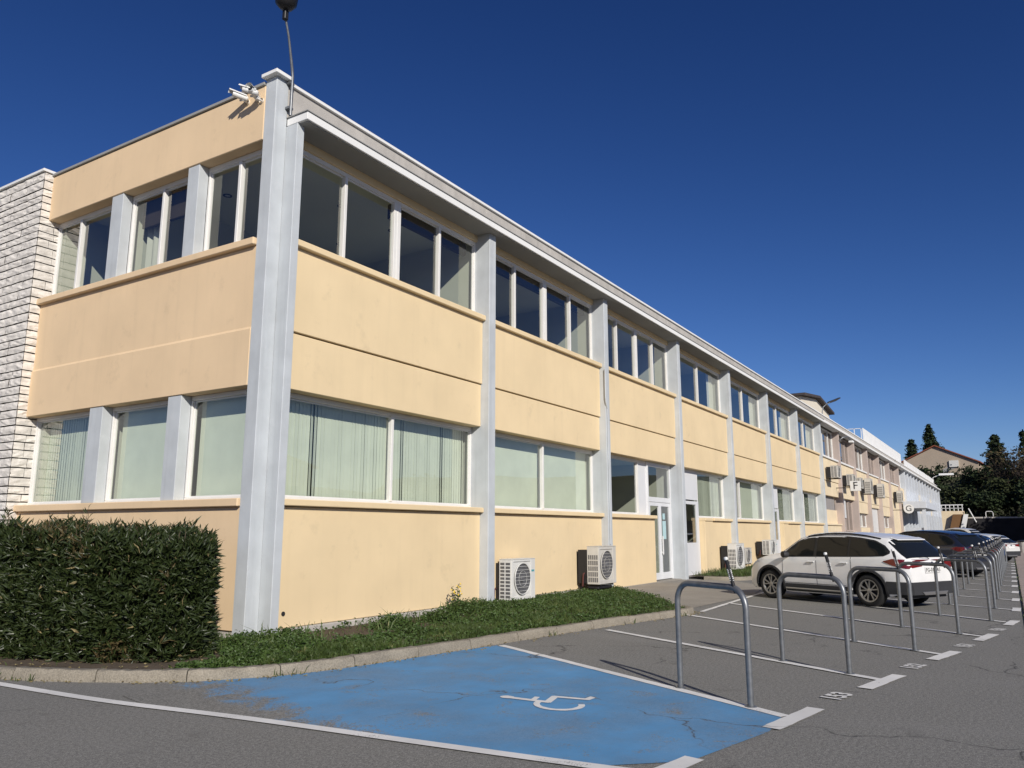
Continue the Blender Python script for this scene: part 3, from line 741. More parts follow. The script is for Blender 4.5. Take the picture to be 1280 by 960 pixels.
for i, f in enumerate(FEET):
    if i == 0: h0.location = (*f, 0); h0.rotation_euler = (0, 0, rot0)
    else: dup(h0, (*f, 0), rot0 + R(random.uniform(-1.2, 1.2)), HL[i])

# ------------------------------------------------------------------ air conditioners
def make_ac(label, W, H, D, mat, fancol=0.5, vents='rows', pipe=True, group=None, feet=.0):
    """front faces -y, origin at the middle of the back edge at the bottom"""
    t = thing('air_conditioner', label, 'air conditioner', group=group)
    c = MB(); cx = -W*.06; fr = min(H, W*.8)*.42
    # casing: walls with a square opening for the fan
    s = fr+.03; zc = H*.52
    c.box(-W/2, W/2, -D+.02, 0, 0, H)
    for (a, b, z0, z1) in ((-W/2, cx-s, 0, H), (cx+s, W/2, 0, H), (cx-s, cx+s, 0, zc-s), (cx-s, cx+s, zc+s, H)):
        c.box(a, b, -D, -D+.0198, z0, z1)
    c.box(-W/2-.008, W/2+.008, -D-.008, .0, H+.001, H+.02)
    co_ = c.build('casing', mat, t, bevel=.008)
    bk = MB().lathe([(0, 0), (fr, 0), (fr, .006)], (cx, -D+.004, zc), (0, -1, 0), 32); bk.build('fan_opening', FIN, t)
    fb = MB()
    for k in range(3):
        a0 = 2*math.pi*k/3+.3
        pts = [(cx+math.cos(a0+q)*r_, -D-.003+.002*q, zc+math.sin(a0+q)*r_) for r_, q in ((.15*fr, 0), (.9*fr, -.2), (.92*fr, .75), (.55*fr, .95), (.15*fr, 1.2))]
        fb.face(pts)
    fb.lathe([(0, .016), (.18*fr, .012), (.2*fr, 0)], (cx, -D, zc), (0, -1, 0), 16)
    fb.build('fan', FIN, t, normals=False)
    gr = MB()
    for k in range(1, 9):
        z = zc-fr+2*fr*k/9; hw = math.sqrt(max(0, fr*fr-(z-zc)**2)); gr.tube([(cx-hw, -D-.012, z), (cx+hw, -D-.012, z)], .0045, 6)
    for k in (1, 3):
        rr_ = fr*(k+1)/4; gr.tube([(cx+rr_*math.cos(a), -D-.014, zc+rr_*math.sin(a)) for a in [2*math.pi*q/36 for q in range(37)]], (.003 if k < 3 else .012), 6, cap=False)
    gr.build('fan_grille', mat, t, smooth=50)
    sv = MB()
    if vents == 'rows':
        for k in range(10):
            for y0, y1 in ((-D*.86, -D*.52), (-D*.42, -D*.1)):
                z0 = H*.06+k*H*.09; sv.box(-W/2-.003, -W/2+.004, y0, y1, z0, z0+H*.06)
    else:
        for k in range(5):
            for q in range(5):
                z0 = H*.06+k*H*.15; y0 = -D*.9+q*D*.17; sv.box(-W/2-.003, -W/2+.004, y0, y0+D*.11, z0, z0+H*.12)
    sv.build('side_vent', FIN, t)
    MB().box(W*.33, W*.45, -D-.004, -D-.0005, H*.68, H*.73).build('maker_badge', M('badge_teal', (.10, .33, .36), .5, .05), t) if vents == 'rows' else None
    br = MB()
    for x in (-W*.33, W*.33): MB().box(x-.02, x+.02, -D*.95, .30, -.045, -.004).build('wall_bracket', BLACK, t)
    br.box(-W/2-.012, -W/2+.25, .002, .25, H*.02, H*.92)
    br.build('back_cover', BLACK, t)
    if pipe:
        MB().tube([(-W/2-.03, .06, H*.3), (-W/2-.06, .08, H*.26), (-W/2-.06, .1, -.05)], .018, 8).build('pipe', M('dark_red_pipe', (.10, .03, .025), .6, .1), t)
    return t
ac1 = make_ac('white air conditioner low on the wall right of the second pillar, nearest of them all', 1.0, .86, .33, ACW); ac1.location = (15.30, 9.58-.0, .13)
ac2 = make_ac('white air conditioner raised on a black bracket in front of the third pillar', 1.05, .94, .34, ACG, vents='grid'); ac2.location = (19.12, 9.34, .27)
MB().box(-.50, .35, -.30, .02, -.12, -.05).build('drip_tray', BLACK, ac2, bevel=.02)
ac3 = make_ac('tall white air conditioner left of the SUV bonnet beside the fourth yellow bay', 1.1, .96, .34, ACW, vents='grid'); ac3.location = (31.2, 9.34, .17)
ac4 = make_ac('small white air conditioner standing close behind the SUV bonnet', .85, .6, .3, ACG); ac4.location = (32.5, 9.34, .34)
ac5 = make_ac('white air conditioner half hidden above the SUV bonnet, near the second half-glazed door', 1.3, .62, .34, ACW); ac5.location = (36.4, 9.34, .6)
up = [(50.6+3.3, 4.92), (59.6, 4.75), (62.4, 4.75), (68.2, 4.6), (75.6, 4.6), (87.5, 4.65)]
lab = ['first wall-hung air conditioner past the last blue-grey pillar', 'dark-sided air conditioner left of the letter F sign', 'air conditioner just behind the letter F sign', 'wall-hung air conditioner two to the left of the letter G sign',
       'large twin-height air conditioner on the cream wall midway between the F and G signs', 'wall-hung air conditioner directly above left of the letter G sign']
lab[3] = 'first tall wall-hung air conditioner to the right of the letter F sign'; lab[4] = 'second tall wall-hung air conditioner to the right of the letter F sign'
base_u = make_ac(lab[0], 1.25, .75, .42, ACG, group='air conditioners hung on the cream upper wall', pipe=False)
base_u.location = (53.6, 9.3, 4.95)
for k, (x, zz) in enumerate([(59.3, 4.75), (62.6, 4.7)]): dup(base_u, (x, 9.3, zz), 0, lab[1+k])
tall = make_ac(lab[3], 1.2, 1.15, .45, ACG, group='air conditioners hung on the cream upper wall', pipe=False, vents='grid'); tall.location = (67.3, 9.3, 4.5)
dup(tall, (74.2, 9.3, 4.45), 0, lab[4]); dup(tall, (88.0, 9.3, 4.45), 0, lab[5])

# ------------------------------------------------------------------ cameras, lamps and signs
def make_cctv(label):
    t = thing('security_camera', label, 'camera', group='security cameras at the roof corner')
    MB().lathe([(0, 0), (.045, 0), (.048, .03), (.048, .24), (.03, .26), (0, .26)], (0, 0, 0), (1, 0, 0), 16).build('body', WPLASTIC, t, smooth=40)
    MB().lathe([(0, -.004), (.036, -.004), (.036, .004)], (-.002, 0, 0), (1, 0, 0), 16).build('lens', BLACK, t)
    sh = MB(); rows = []
    for x in (-.07, .22):
        rows.append([(x, .062*math.sin(a), .012+.058*math.cos(a)) for a in [R(-80+20*k) for k in range(9)]])
    sh.grid(rows); sh.build('sun_shield', WPLASTIC, t, smooth=60)
    return t
c1 = make_cctv('white bullet camera under the coping, furthest left of the cluster at the roof corner'); 
c1.location = (7.83, 10.50, 8.93); c1.rotation_euler = (0, R(8), R(-28))
c2 = dup(c1, (7.80, 10.20, 8.90), R(20), 'white bullet camera in the middle of the cluster, lens turned to the left'); c2.rotation_euler = (0, R(14), R(-50))
c3 = dup(c1, (7.84, 10.06, 8.88), R(60), 'white camera nearest the corner post in the roof-corner cluster'); c3.rotation_euler = (0, R(12), R(18))
for c, (x, y, z) in ((c1, (8.085, 10.42, 8.86)), (c2, (8.085, 10.14, 8.84)), (c3, (8.085, 10.06, 8.78))):
    inv = (Matrix.Translation(c.location) @ c.rotation_euler.to_matrix().to_4x4()).inverted()
    pts = [inv @ Vector(p) for p in ((x, y, z), (x-.1, y, z), tuple(c.location + Vector((.16, .0, -.05))))]
    MB().tube(pts, .018, 8).lathe([(.05, 0), (.05, .03)], inv @ Vector((x-.015, y, z)), (inv.to_3x3() @ Vector((1, 0, 0))), 14).build('bracket', WPLASTIC, c)
fl = thing('roof_floodlight', 'black round floodlight on a slim grey mast at the near roof corner', 'lamp', (8.34, 9.62, 8.5))
MB().tube([(0, 0, 0), (0, 0, .72), (-.04, -.02, .85), (-.22, -.10, 1.32), (-.34, -.13, 1.60)], [.026, .026, .026, .02, .02], 10).build('mast', STEEL, fl, smooth=60)
MB().box(-.05, .05, .0, .09, .12, .16).box(-.05, .05, .0, .09, .58, .62).build('clamp', STEEL, fl)
MB().box(-.385, -.305, -.175, -.095, 1.54, 1.72).build('joint', BLACK, fl, bevel=.01)
MB().lathe([(0, 0), (.10, .02), (.175, .10), (.19, .20), (.19, .26), (.15, .27), (.0, .27)], (-.355, -.15, 1.71), (-.10, -.10, 1), 24).build('lamp_head', BLACK, fl, smooth=40)
f2 = thing('roof_floodlight', 'black street lamp on a curved arm above the roof edge, far down the row', 'lamp', (54.2, 9.75, 8.5))
MB().tube([(0, 0, 0), (0, 0, .85), (.05, -.05, 1.15), (.3, -.25, 1.40), (.5, -.42, 1.50)], .03, 8).build('mast', STEEL, f2, smooth=60)
MB().prism([(.45, -.38, 1.44), (.85, -.75, 1.62), (1.15, -1.02, 1.84), (1.12, -1.0, 1.90), (.5, -.42, 1.58)], (.12, .16, 0)).build('lamp_head', BLACK, f2)
f3 = thing('eaves_lamp', 'small white lamp sticking out from the far end of the roof terrace', 'lamp', (146, 10.1, 9.1))
MB().tube([(0, 0, 0), (0, -.2, 1.2), (0, -1.2, 1.6)], .05, 8).build('arm', SOFFIT, f3); MB().box(-.3, .3, -3.2, -1.1, 1.5, 1.8).build('lamp_head', SOFFIT, f3)
f4 = thing('eaves_lamp', 'small lamp on a bent pipe under the canopy at the first pinkish pillar', 'lamp', (57.6, 9.42, 7.75))
MB().tube([(0, 0, 0), (0, -.25, .2), (.5, -.5, .3), (1.2, -.6, .1)], .05, 8).build('arm', STEEL, f4, smooth=60); MB().box(1.0, 1.5, -.75, -.45, -.06, .08).build('lamp_head', SOFFIT, f4, bevel=.02)
def letter_sign(ch, label, loc, s, round_=False):
    t = thing('letter_sign', label, 'sign', loc)
    if round_: MB().lathe([(0, 0), (s*.62, 0), (s*.62, .06), (0, .06)], (0, 0, 0), (1, 0, 0), 24).build('panel', WPLASTIC, t)
    else: MB().box(0, .06, -s/2, s/2, -s/2, s/2).build('panel', WPLASTIC, t, bevel=.01)
    tm = text_mb(ch, s*1.05, .004)
    tm.xform(Matrix.Translation((-.006, 0, 0)) @ Matrix(((0, 0, -1, 0), (-1, 0, 0, 0), (0, 1, 0, 0), (0, 0, 0, 1))))
    tm.build('lettering', BLACK, t)
    MB().box(.01, .05, 0, 2.2, -s*.2, -s*.12).build('bracket', BLACK, t)
    return t
letter_sign('F', 'square white sign with a black letter F standing out from the cream wall', (56.6, 8.45, 4.58), .66)
letter_sign('G', 'white sign with a black letter G at the near end of the flat porch', (84.6, 8.05, 3.75), .72, True)
aj = thing('door_sign', 'white plate lettered AJ in blue-grey above a doorway beyond the F sign', 'sign', (59.6, 9.80, 3.2))
MB().box(-.75, .75, 0, .045, -.5, .5).build('panel', WPLASTIC, aj)
tm = text_mb('AJ', .85, .003); tm.xform(Matrix.Translation((0, -.006, 0)) @ Matrix.Rotation(R(90), 4, 'X')); tm.build('lettering', M('blue_grey_lettering', (.18, .24, .36), .6, .05), aj)

# ------------------------------------------------------------------ hedge, grass, weeds
def leaf_blade(mb, p, d, L, wd, rr, curl=.25):
    """lanceolate leaf folded along its midrib"""
    d = d.normalized(); s = d.cross(Vector((rr.uniform(-1, 1), rr.uniform(-1, 1), rr.uniform(-.3, 1)))); 
    if s.length < .05: s = d.orthogonal()
    s.normalize(); n = s.cross(d)
    m = p + d*L*.5 + n*L*.06; e = p + d*L - n*L*curl*.3
    mb.face([p, m+s*wd*.5+n*wd*.2, e, m]); mb.face([p, m, e, m-s*wd*.5+n*wd*.2])
def inside(poly, x, y):
    c = False; j = len(poly)-1
    for i in range(len(poly)):
        xi, yi = poly[i]; xj, yj = poly[j]
        if (yi > y) != (yj > y) and x < (xj-xi)*(y-yi)/(yj-yi)+xi: c = not c
        j = i
    return c
HP = [(5.98, 8.52), (5.48, 9.34), (5.22, 10.4), (5.00, 12.6), (6.9, 12.6), (7.10, 9.9), (6.92, 8.95), (6.52, 8.50)]
rr = random.Random(11)
hedge = thing('hedge', 'dense clipped dark green hedge with long narrow leaves in front of the end wall', 'hedge', (6.1, 9.8, .08))
lv, ly, tw = MB(), MB(), MB(); ho = Vector((6.1, 9.8, .08))
hl = [Vector((*p, 0)) for p in HP]; per = []
for i in range(len(hl)): per.append((hl[i], hl[(i+1) % len(hl)]))
lens = [(b-a).length for a, b in per]; tot = sum(lens)
def htop(x, y): return -.16*math.exp(-max(0, y-8.5)*2.2) + 1.50 + .12*mnoise.noise(Vector((x*1.5, y*1.5, 0))) + .05*mnoise.noise(Vector((x*5, y*5, 3)))
lo_ = MB()
def brown(c): return mnoise.noise(c*1.5+Vector((3, 8, 1))) > .34 and rr.random() < .45
def sprig(c, d, n, L, dead=False):
    """a shoot with leaves in whorls round its tip"""
    for k in range(n):
        q = c - d*rr.uniform(0, .12)
        s = Vector((rr.gauss(0, 1), rr.gauss(0, 1), rr.gauss(0, 1))); s = (s - d*s.dot(d))
        if s.length < .01: continue
        s.normalize(); leaf_blade(ly if dead or rr.random() < .012 else (lo_ if brown(c) else lv), q, d*rr.uniform(.5, 1.3)+s*.75, L*rr.uniform(.7, 1.2), L*rr.uniform(.16, .22), rr)
N = 7000
for k in range(N):      # the faces
    t = rr.uniform(0, tot); i = 0
    while t > lens[i]: t -= lens[i]; i += 1
    a, b = per[i]; p = a + (b-a)*(t/lens[i]); z = .0+rr.random()**.92*1.5
    n = Vector(((b-a).y, -(b-a).x, 0)).normalized()
    if n.dot(p-ho.xyz*Vector((1,1,0)) if False else (p-Vector((6.1, 9.9, 0)))) < 0: n = -n
    if i == 3 or (i == 4 and rr.random() < .6): continue
    bulge = .08*mnoise.noise(Vector((p.x*2.2, p.y*2.2, z*2.2))) - rr.random()**2*.22
    c = p + n*(bulge - max(0, z-1.18)**2*1.6); c.z = .08+z; c.z += .08*mnoise.noise(Vector((p.x*1.5, p.y*1.5, 0)))*max(0, z)
    if p.y < 8.9 and z > 1.32: continue
    d = (n*rr.uniform(.4, 1) + Vector((rr.uniform(-.5, .5), rr.uniform(-.5, .5), rr.uniform(.1, 1.0)))).normalized()
    sprig(c, d, rr.randint(5, 8), rr.uniform(.10, .17))
for k in range(2600):    # the top
    x, y = rr.uniform(5.1, 7.2), rr.uniform(8.35, 12.6)
    if not inside(HP, x, y): continue
    c = Vector((x, y, htop(x, y)+.04)); sprig(c, Vector((rr.uniform(-.3, .3), rr.uniform(-.3, .3), 1)).normalized(), rr.randint(5, 9), rr.uniform(.11, .19))
    if rr.random() < .10:
        h_ = rr.uniform(.05, .16); tw.tube([c, c+Vector((rr.uniform(-.03, .03), rr.uniform(-.03, .03), h_))], .004, 4); sprig(c+Vector((0, 0, h_)), Vector((rr.uniform(-.2, .2), rr.uniform(-.2, .2), 1)).normalized(), 7, .14)
for k in range(4200):     # inside
    x, y = rr.uniform(5.1, 7.2), rr.uniform(8.4, 12.6)
    if not inside(HP, x, y): continue
    sprig(Vector((x, y, rr.uniform(.05, 1.45))), Vector((rr.uniform(-1, 1), rr.uniform(-1, 1), rr.uniform(-.2, 1))).normalized(), 6, .15)
for k in range(120):
    x, y = rr.uniform(5.2, 7.1), rr.uniform(8.5, 12.4)
    if not (inside(HP, x-.3, y-.15) and inside(HP, x, y)): continue
    a = Vector((x, y, .06)); b = a + Vector((rr.uniform(-.25, .25), rr.uniform(-.25, .25), rr.uniform(.9, 1.5)))
    tw.tube([a, (a+b)/2+Vector((rr.uniform(-.05, .05), rr.uniform(-.05, .05), 0)), b], [.012, .009, .004], 5)
# shoots that stand above the clipped top
for (x, y, h) in ((5.62, 9.72, .36), (5.58, 9.95, .2), (5.25, 10.9, .33), (6.02, 8.95, .22), (6.2, 8.62, .2), (6.42, 8.6, .22), (6.6, 8.85, .24), (5.85, 9.3, .2), (6.3, 8.75, .3), (5.45, 10.3, .28), (6.1, 9.15, .26), (6.45, 8.95, .3), (5.4, 11.3, .34), (5.75, 9.5, .18)):
    z0 = htop(x, y); b = Vector((x+rr.uniform(-.03, .03), y, z0+h)); tw.tube([(x, y, z0-.3), (x, y, z0), b], [.007, .006, .003], 5)
    for q in range(6):
        f = q/5; sprig(Vector((x, y, z0+.02))+(b-Vector((x, y, z0)))*f, Vector((0, 0, 1)), 3, .12, dead=False)
lv.build('foliage', LEAF, hedge, ho, normals=False); lo_.build('browned_foliage', leaf_mat('browned_leaf', (0.045, 0.038, 0.014), (0.10, 0.075, 0.030), (0.15, 0.12, .06), .6), hedge, ho, normals=False); ly.build('dry_foliage', LEAFDRY, hedge, ho, normals=False); tw.build('stem', TWIG, hedge, ho, normals=False)
# grass and clover in the planter
gr, cl = MB(), MB(); rr = random.Random(21)
SP = [(p.x, p.y) for p in offset(kline, .19)] + [(17.2, 6.7), (20.2, 9.2), (20.4, 9.62), (8.6, 9.58), (8.3, 9.40), (8.02, 9.66), (8.02, 13.5)]
def blade(x, y, z, h, lean=.5):
    a = rr.uniform(0, 6.283); wv = .0045+h*.022; dx, dy = math.cos(a), math.sin(a)
    lx, ly_ = rr.gauss(0, lean)*h, rr.gauss(0, lean)*h
    gr.face([(x-dx*wv, y-dy*wv, z), (x+dx*wv, y+dy*wv, z), (x+dx*wv*.7+lx*.4, y+dy*wv*.7+ly_*.4, z+h*.6), (x-dx*wv*.7+lx*.4, y-dy*wv*.7+ly_*.4, z+h*.6)])
    gr.face([(x-dx*wv*.7+lx*.4, y-dy*wv*.7+ly_*.4, z+h*.6), (x+dx*wv*.7+lx*.4, y+dy*wv*.7+ly_*.4, z+h*.6), (x+lx, y+ly_, z+h*.95)])
def weed(x, y, z, h):
    a = rr.uniform(0, 6.283)
    for k in range(rr.randint(5, 9)):
        r_ = rr.uniform(.02, .09)*min(1, h/.12); a += 2.4; c = Vector((x+math.cos(a)*r_, y+math.sin(a)*r_, z+h*rr.uniform(.35, 1)))
        leaf_blade(cl, c, Vector((math.cos(a), math.sin(a), rr.uniform(-.2, .5))), rr.uniform(.03, .065), rr.uniform(.025, .045), rr)
def hgt(x, y): return .5+.5*mnoise.noise(Vector((x*.9, y*.9, 5)))+.35*mnoise.noise(Vector((x*3, y*3, 1)))
cnt = 0
while cnt < 36000:
    x = rr.uniform(4.6, 20.4) if rr.random() < .8 else rr.uniform(7, 12); y = rr.uniform(5.5, 12.5)
    if not inside(SP, x, y): continue
    if x < 7.6 and y > 7.6 and rr.random() < .88: continue
    if rr.random() > max(.04, .15+hgt(x, y)*.85): continue
    if x < 12.8 and y > 8.05 + (x-8)*.06 + .40*mnoise.noise(Vector((x*1.6, 2, 4))) and rr.random() < .93: continue
    tall = max(.3, .35+hgt(x, y)*.75); f = min(1, max(.35, (9.6-y)/1.4)) if x < 12 else 1
    if 8.3 < x < 12.6 and y > 7.6: tall *= .6
    blade(x, y, .07, rr.uniform(.05, .15)*tall); cnt += 1
for k in range(7500):
    x, y = rr.uniform(6.9, 20.2), rr.uniform(5.7, 9.6)
    if not inside(SP, x, y) or hgt(x*1.3+7, y*1.3) < .35+.25*rr.random(): continue
    if x < 12.8 and y > 8.15+(x-8)*.06 and rr.random() < .9: continue
    weed(x, y, .06, rr.uniform(.03, .12))
for (cx, cy, r_, hh, n_) in ((6.35, 7.75, .30, .12, 140), (6.75, 8.05, .35, .16, 170), (6.0, 7.98, .25, .10, 90), (7.2, 8.75, .35, .2, 150), (6.9, 7.45, .35, .09, 120), (7.75, 9.2, .3, .18, 90), (7.5, 8.15, .42, .20, 190), (8.05, 8.75, .38, .24, 150), (10.1, 8.55, .34, .26, 150), (11.3, 8.5, .34, .22, 130), (12.6, 9.0, .42, .26, 170), (13.3, 9.1, .5, .24, 190), (7.1, 7.75, .35, .12, 120), (9.6, 7.7, .5, .15, 150), (11.9, 7.6, .5, .18, 150), (14.0, 8.6, .6, .2, 200), (17.2, 8.4, .6, .18, 160)):
    for k in range(n_):      # ragged clumps of weeds
        x, y = cx+rr.gauss(0, r_*.6), cy+rr.gauss(0, r_*.45)
        if inside(SP, x, y): weed(x, y, .05, hh*rr.uniform(.3, 1.1)*max(.3, 1-((x-cx)**2+(y-cy)**2)/(r_*r_*3)))
    for k in range(n_//2):
        x, y = cx+rr.gauss(0, r_*.7), cy+rr.gauss(0, r_*.5)
        if inside(SP, x, y): blade(x, y, .05, hh*rr.uniform(.5, 1.3))
for k in range(3000):     # second planter
    blade(rr.uniform(26.9, 36), rr.uniform(7.6, 9.5), .08, rr.uniform(.08, .26))
for k in range(320):      # tufts in the gutter and at the barrier feet
    i = rr.randint(0, len(kline)-2); p = kline[i].lerp(kline[i+1], rr.random())
    if mnoise.noise(Vector((p.x*1.1, p.y*1.1, 2))) > .12: blade(p.x-rr.uniform(0, .06), p.y-rr.uniform(.0, .05), .0, rr.uniform(.03, .12))
for k in range(500):
    x = rr.uniform(9, 60); blade(x, -.075+rr.gauss(0, .02), .0, rr.uniform(.02, .09))
stuff(gr.build('grass', GRASS, normals=False), 'short green grass growing in the planter along the long wall', 'grass')
stuff(cl.build('weeds', CLOVER, normals=False), 'low leafy weeds along the foot of the wall', 'weeds')
lt = MB()
for k in range(900):      # dead leaves and grit under the hedge and in the gutter
    if k < 500:
        x, y = rr.uniform(4.8, 7.6), rr.uniform(7.0, 11)
        if not inside(SP, x, y): continue
        z = .10
    else:
        i = rr.randint(12, len(kline)-2); p = kline[i].lerp(kline[i+1], rr.random()); x, y, z = p.x-rr.uniform(0, .10)*.3, p.y-rr.random()**2*.22, .013
    a = rr.uniform(0, 6.28); leaf_blade(lt, Vector((x, y, z)), Vector((math.cos(a), math.sin(a), rr.uniform(-.1, .35))), rr.uniform(.02, .06), rr.uniform(.012, .022), rr)
stuff(lt.build('leaf_litter', LEAFDRY, normals=False), 'scattered brown dead leaves under the hedge and in the gutter', 'leaves')
# tall weed with yellow flowers at the wall
fwd = thing('flowering_weed', 'tall weed with small yellow flowers against the foot of the yellow wall', 'plant', (12.9, 9.35, .08))
YPET = M('yellow_petal', (.75, .50, .03), .6, .1); mb = MB(); ms = MB()
for k in range(7):
    b = Vector((rr.uniform(-.2, .2), rr.uniform(-.1, .1), rr.uniform(.25, .5))); ms.tube([(b.x*.2, b.y*.2, 0), b], .004, 5)
    for q in range(10):
        p = b*rr.uniform(.3, 1); a = rr.uniform(0, 6.28); leaf_blade(mb, p, Vector((math.cos(a), math.sin(a), .3)), .07, .03, rr)
    for q in range(2):
        my = MB(); my.lathe([(0, .012), (.020, 0), (0, -.004)], b+Vector((rr.uniform(-.04, .04), rr.uniform(-.06, 0), rr.uniform(-.12, .02))), (0, -1, .6), 7); my.build('flower', YPET, fwd, normals=False)
mb.build('foliage', CLOVER, fwd, normals=False); ms.build('stem', TWIG, fwd, normals=False);

# ------------------------------------------------------------------ cars
CARGLASS = M('dark_car_glass', (0.010, 0.012, 0.013), 0.03, 0.0, 1, bmp=0, spec=0.28, obj=True)
RUBBER = M('tyre_rubber', (0.016, 0.016, 0.016), 0.85, 0.15, 20, bmp=0.1, obj=True)
ALLOY = M('alloy_rim', (0.36, 0.36, 0.36), 0.32, 0.05, 4, bmp=0, metal=0.75, obj=True)
CLAD = M('grey_black_cladding', (0.032, 0.033, 0.036), 0.65, 0.1, 6, bmp=0, obj=True)
TAIL = M('red_tail_lens', (0.15, 0.006, 0.008), 0.12, 0.35, 9, bmp=0, spec=.6, obj=True)
LENS = M('clear_headlamp', (0.45, 0.47, 0.50), 0.08, 0.3, 9, bmp=0, spec=.7, obj=True)
def carpaint(name, col):
    m, t, b = new_mat(name)
    p = pos(t, obj=True)
    t.links.new(ramp(t, noise(t, p, 3, 3), [(.3, mul(col, .93)), (.7, mul(col, 1.03))]), b.inputs['Base Color'])
    b.inputs['Roughness'].default_value = .38; b.inputs['Coat Weight'].default_value = .8; b.inputs['Coat Roughness'].default_value = .04
    return m
def make_car(label, paint, L=4.44, H=1.60, Wd=.905, group=None, plate='FG-017-AS', rail=True, kind='suv', name='parked_car'):
    root = thing(name, label, 'car', group=group)
    k = L/4.44; kh = H/1.60
    RX, FX, ZW, RW = -1.29*k, 1.38*k, .345, .345
    if kind == 'suv':
        TX = [-2.22, -2.20, -2.14, -2.02, -1.86, -1.70, -1.50, -1.2, -.8, -.2, .25, .55, .80, 1.0, 1.15, 1.5, 1.85, 2.05, 2.16, 2.22]
        TZ = [.86, .98, 1.05, 1.17, 1.335, 1.455, 1.505, 1.555, 1.59, 1.60, 1.57, 1.48, 1.335, 1.20, 1.115, 1.06, .98, .88, .76, .62]
    else:
        TX = [-2.22, -2.20, -2.12, -1.98, -1.80, -1.60, -1.40, -1.1, -.8, -.2, .2, .5, .80, 1.0, 1.2, 1.5, 1.85, 2.05, 2.16, 2.22]
        TZ = [.86, .98, 1.04, 1.12, 1.26, 1.40, 1.49, 1.55, 1.58, 1.60, 1.57, 1.48, 1.33, 1.19, 1.06, 1.00, .92, .83, .74, .62]
    TX = [x*k for x in TX]; TZ = [z*kh for z in TZ]
    BX, BZ = [-2.3*k, -1.9*k, -1.2*k, 1.0*k, 1.6*k, 2.3*k], [1.03*kh, 1.06*kh, 1.035*kh, .985*kh, .93*kh, .60*kh]
    WX, WZ = [-2.22*k, -2.17*k, -2.05*k, -1.8*k, -1.3*k, 0, 1.3*k, 1.75*k, 2.0*k, 2.14*k, 2.22*k], [v*Wd/.905 for v in (.74, .80, .845, .88, .905, .895, .905, .88, .82, .72, .58)]
    UX, UZ = [-2.22*k, -2.1*k, -1.8*k, -.9*k, .9*k, 1.9*k, 2.22*k], [.42, .34, .25, .20, .20, .24, .30]
    def sm(x, X, Z): return (np.interp(x-.03, X, Z)+2*np.interp(x, X, Z)+np.interp(x+.03, X, Z))/4
    def section(x, arch=True):
        t = float(sm(x, TX, TZ)); b = min(float(np.interp(x, BX, BZ)), t-.04); W = float(sm(x, WX, WZ)); zb = float(np.interp(x, UX, UZ)); zb = min(zb, b-.1)
        g_ = t-b; q = min(1, max(0, (g_-.05)/.33))
        hood = [.955, .93, .88, .72, .45, .0]; house = [.965, .885-.0, .80, .735, .40, 0.]
        zh = [.0, .35, .62, .86, .98, 1.0]; zg = [0, .42, .82, .945, .992, 1.0]
        pts = [(W*.93, zb), (W*.985, zb+.09), (W*1.0, zb+(b-zb)*.42), (W*1.0, zb+(b-zb)*.62), (W*.985, zb+(b-zb)*.80), (W*.985, b-.035)]
        for i in range(6):
            pts.append((W*(hood[i]*(1-q)+house[i]*q), b+g_*(zh[i]*(1-q)+zg[i]*q)))
        if arch:
            for xw in (RX, FX):
                d = x-xw; RA = .405
                if abs(d) < RA:
                    za = ZW+math.sqrt(RA*RA-d*d)
                    for i in range(5):
                        mn = za+.02*i
                        if pts[i][1] < mn: pts[i] = (max(pts[i][0], W*.985), mn)
        return pts
    def side_y(x, z):
        p = section(x, False); ys = [a for a, b in p]; zs = [b for a, b in p]
        return float(np.interp(z, zs, ys))
    xs = sorted(set([round(v, 4) for v in list(np.linspace(-2.22*k, 2.22*k, 70)) + [RX-.405, RX+.405, FX-.405, FX+.405, RX-.4, RX+.4, FX-.4, FX+.4]]))
    mb = MB(); rows = []
    for x in xs:
        s = section(x); rows.append([(x, y, z) for y, z in s] + [(x, -y, z) for y, z in reversed(s[:-1])])
    mb.grid(rows); n = len(rows[0])
    mb.face(list(reversed(rows[0]))); mb.face(rows[-1])
    mb.build('body', paint, root, smooth=38)
    # underside and wheel housings
    MB().box(-2.1*k, 2.1*k, -.62, .62, .22, .60).box(RX+.45, FX-.45, -.84, .84, .24, .5).build('underbody', CLAD, root)
    for sgn, side in ((1, 'left'), (-1, 'right')):
        S = lambda x, z, off: (x, sgn*(side_y(x, z)+off), z)
        def patch(name, mat, lo, hi, x0, x1, off, rows_=7, n=26, par=None):
            m_ = MB(); R_ = []
            for x in np.linspace(x0, x1, n):
                a, b = lo(x), hi(x)
                R_.append([S(float(x), a+(b-a)*j/rows_, off) for j in range(rows_+1)])
            m_.grid(R_); return m_.build(name, mat, par or root, smooth=60, normals=False)
        if kind == 'suv':
            tx = [v*k for v in (-1.80, -1.70, -1.45, -1.1, -.6, 0, .3, .6, .85, 1.0)]; tz = [v*kh for v in (1.17, 1.28, 1.40, 1.455, 1.495, 1.495, 1.465, 1.36, 1.20, 1.07)]
            bx = [v*k for v in (-1.80, -1.70, -1.4, -.9, .9, 1.0)]; bz = [v*kh for v in (1.15, 1.09, 1.075, 1.06, 1.015, 1.03)]
        else:
            tx = [v*k for v in (-1.62, -1.5, -1.2, -.8, 0, .3, .6, .85, 1.0)]; tz = [v*kh for v in (1.15, 1.26, 1.40, 1.46, 1.49, 1.46, 1.35, 1.19, 1.06)]
            bx = [v*k for v in (-1.62, -1.5, -1.0, .9, 1.0)]; bz = [v*kh for v in (1.13, 1.08, 1.05, 1.01, 1.03)]
        hi = lambda x: float(np.interp(x, tx, tz)); lo = lambda x: float(np.interp(x, bx, bz))
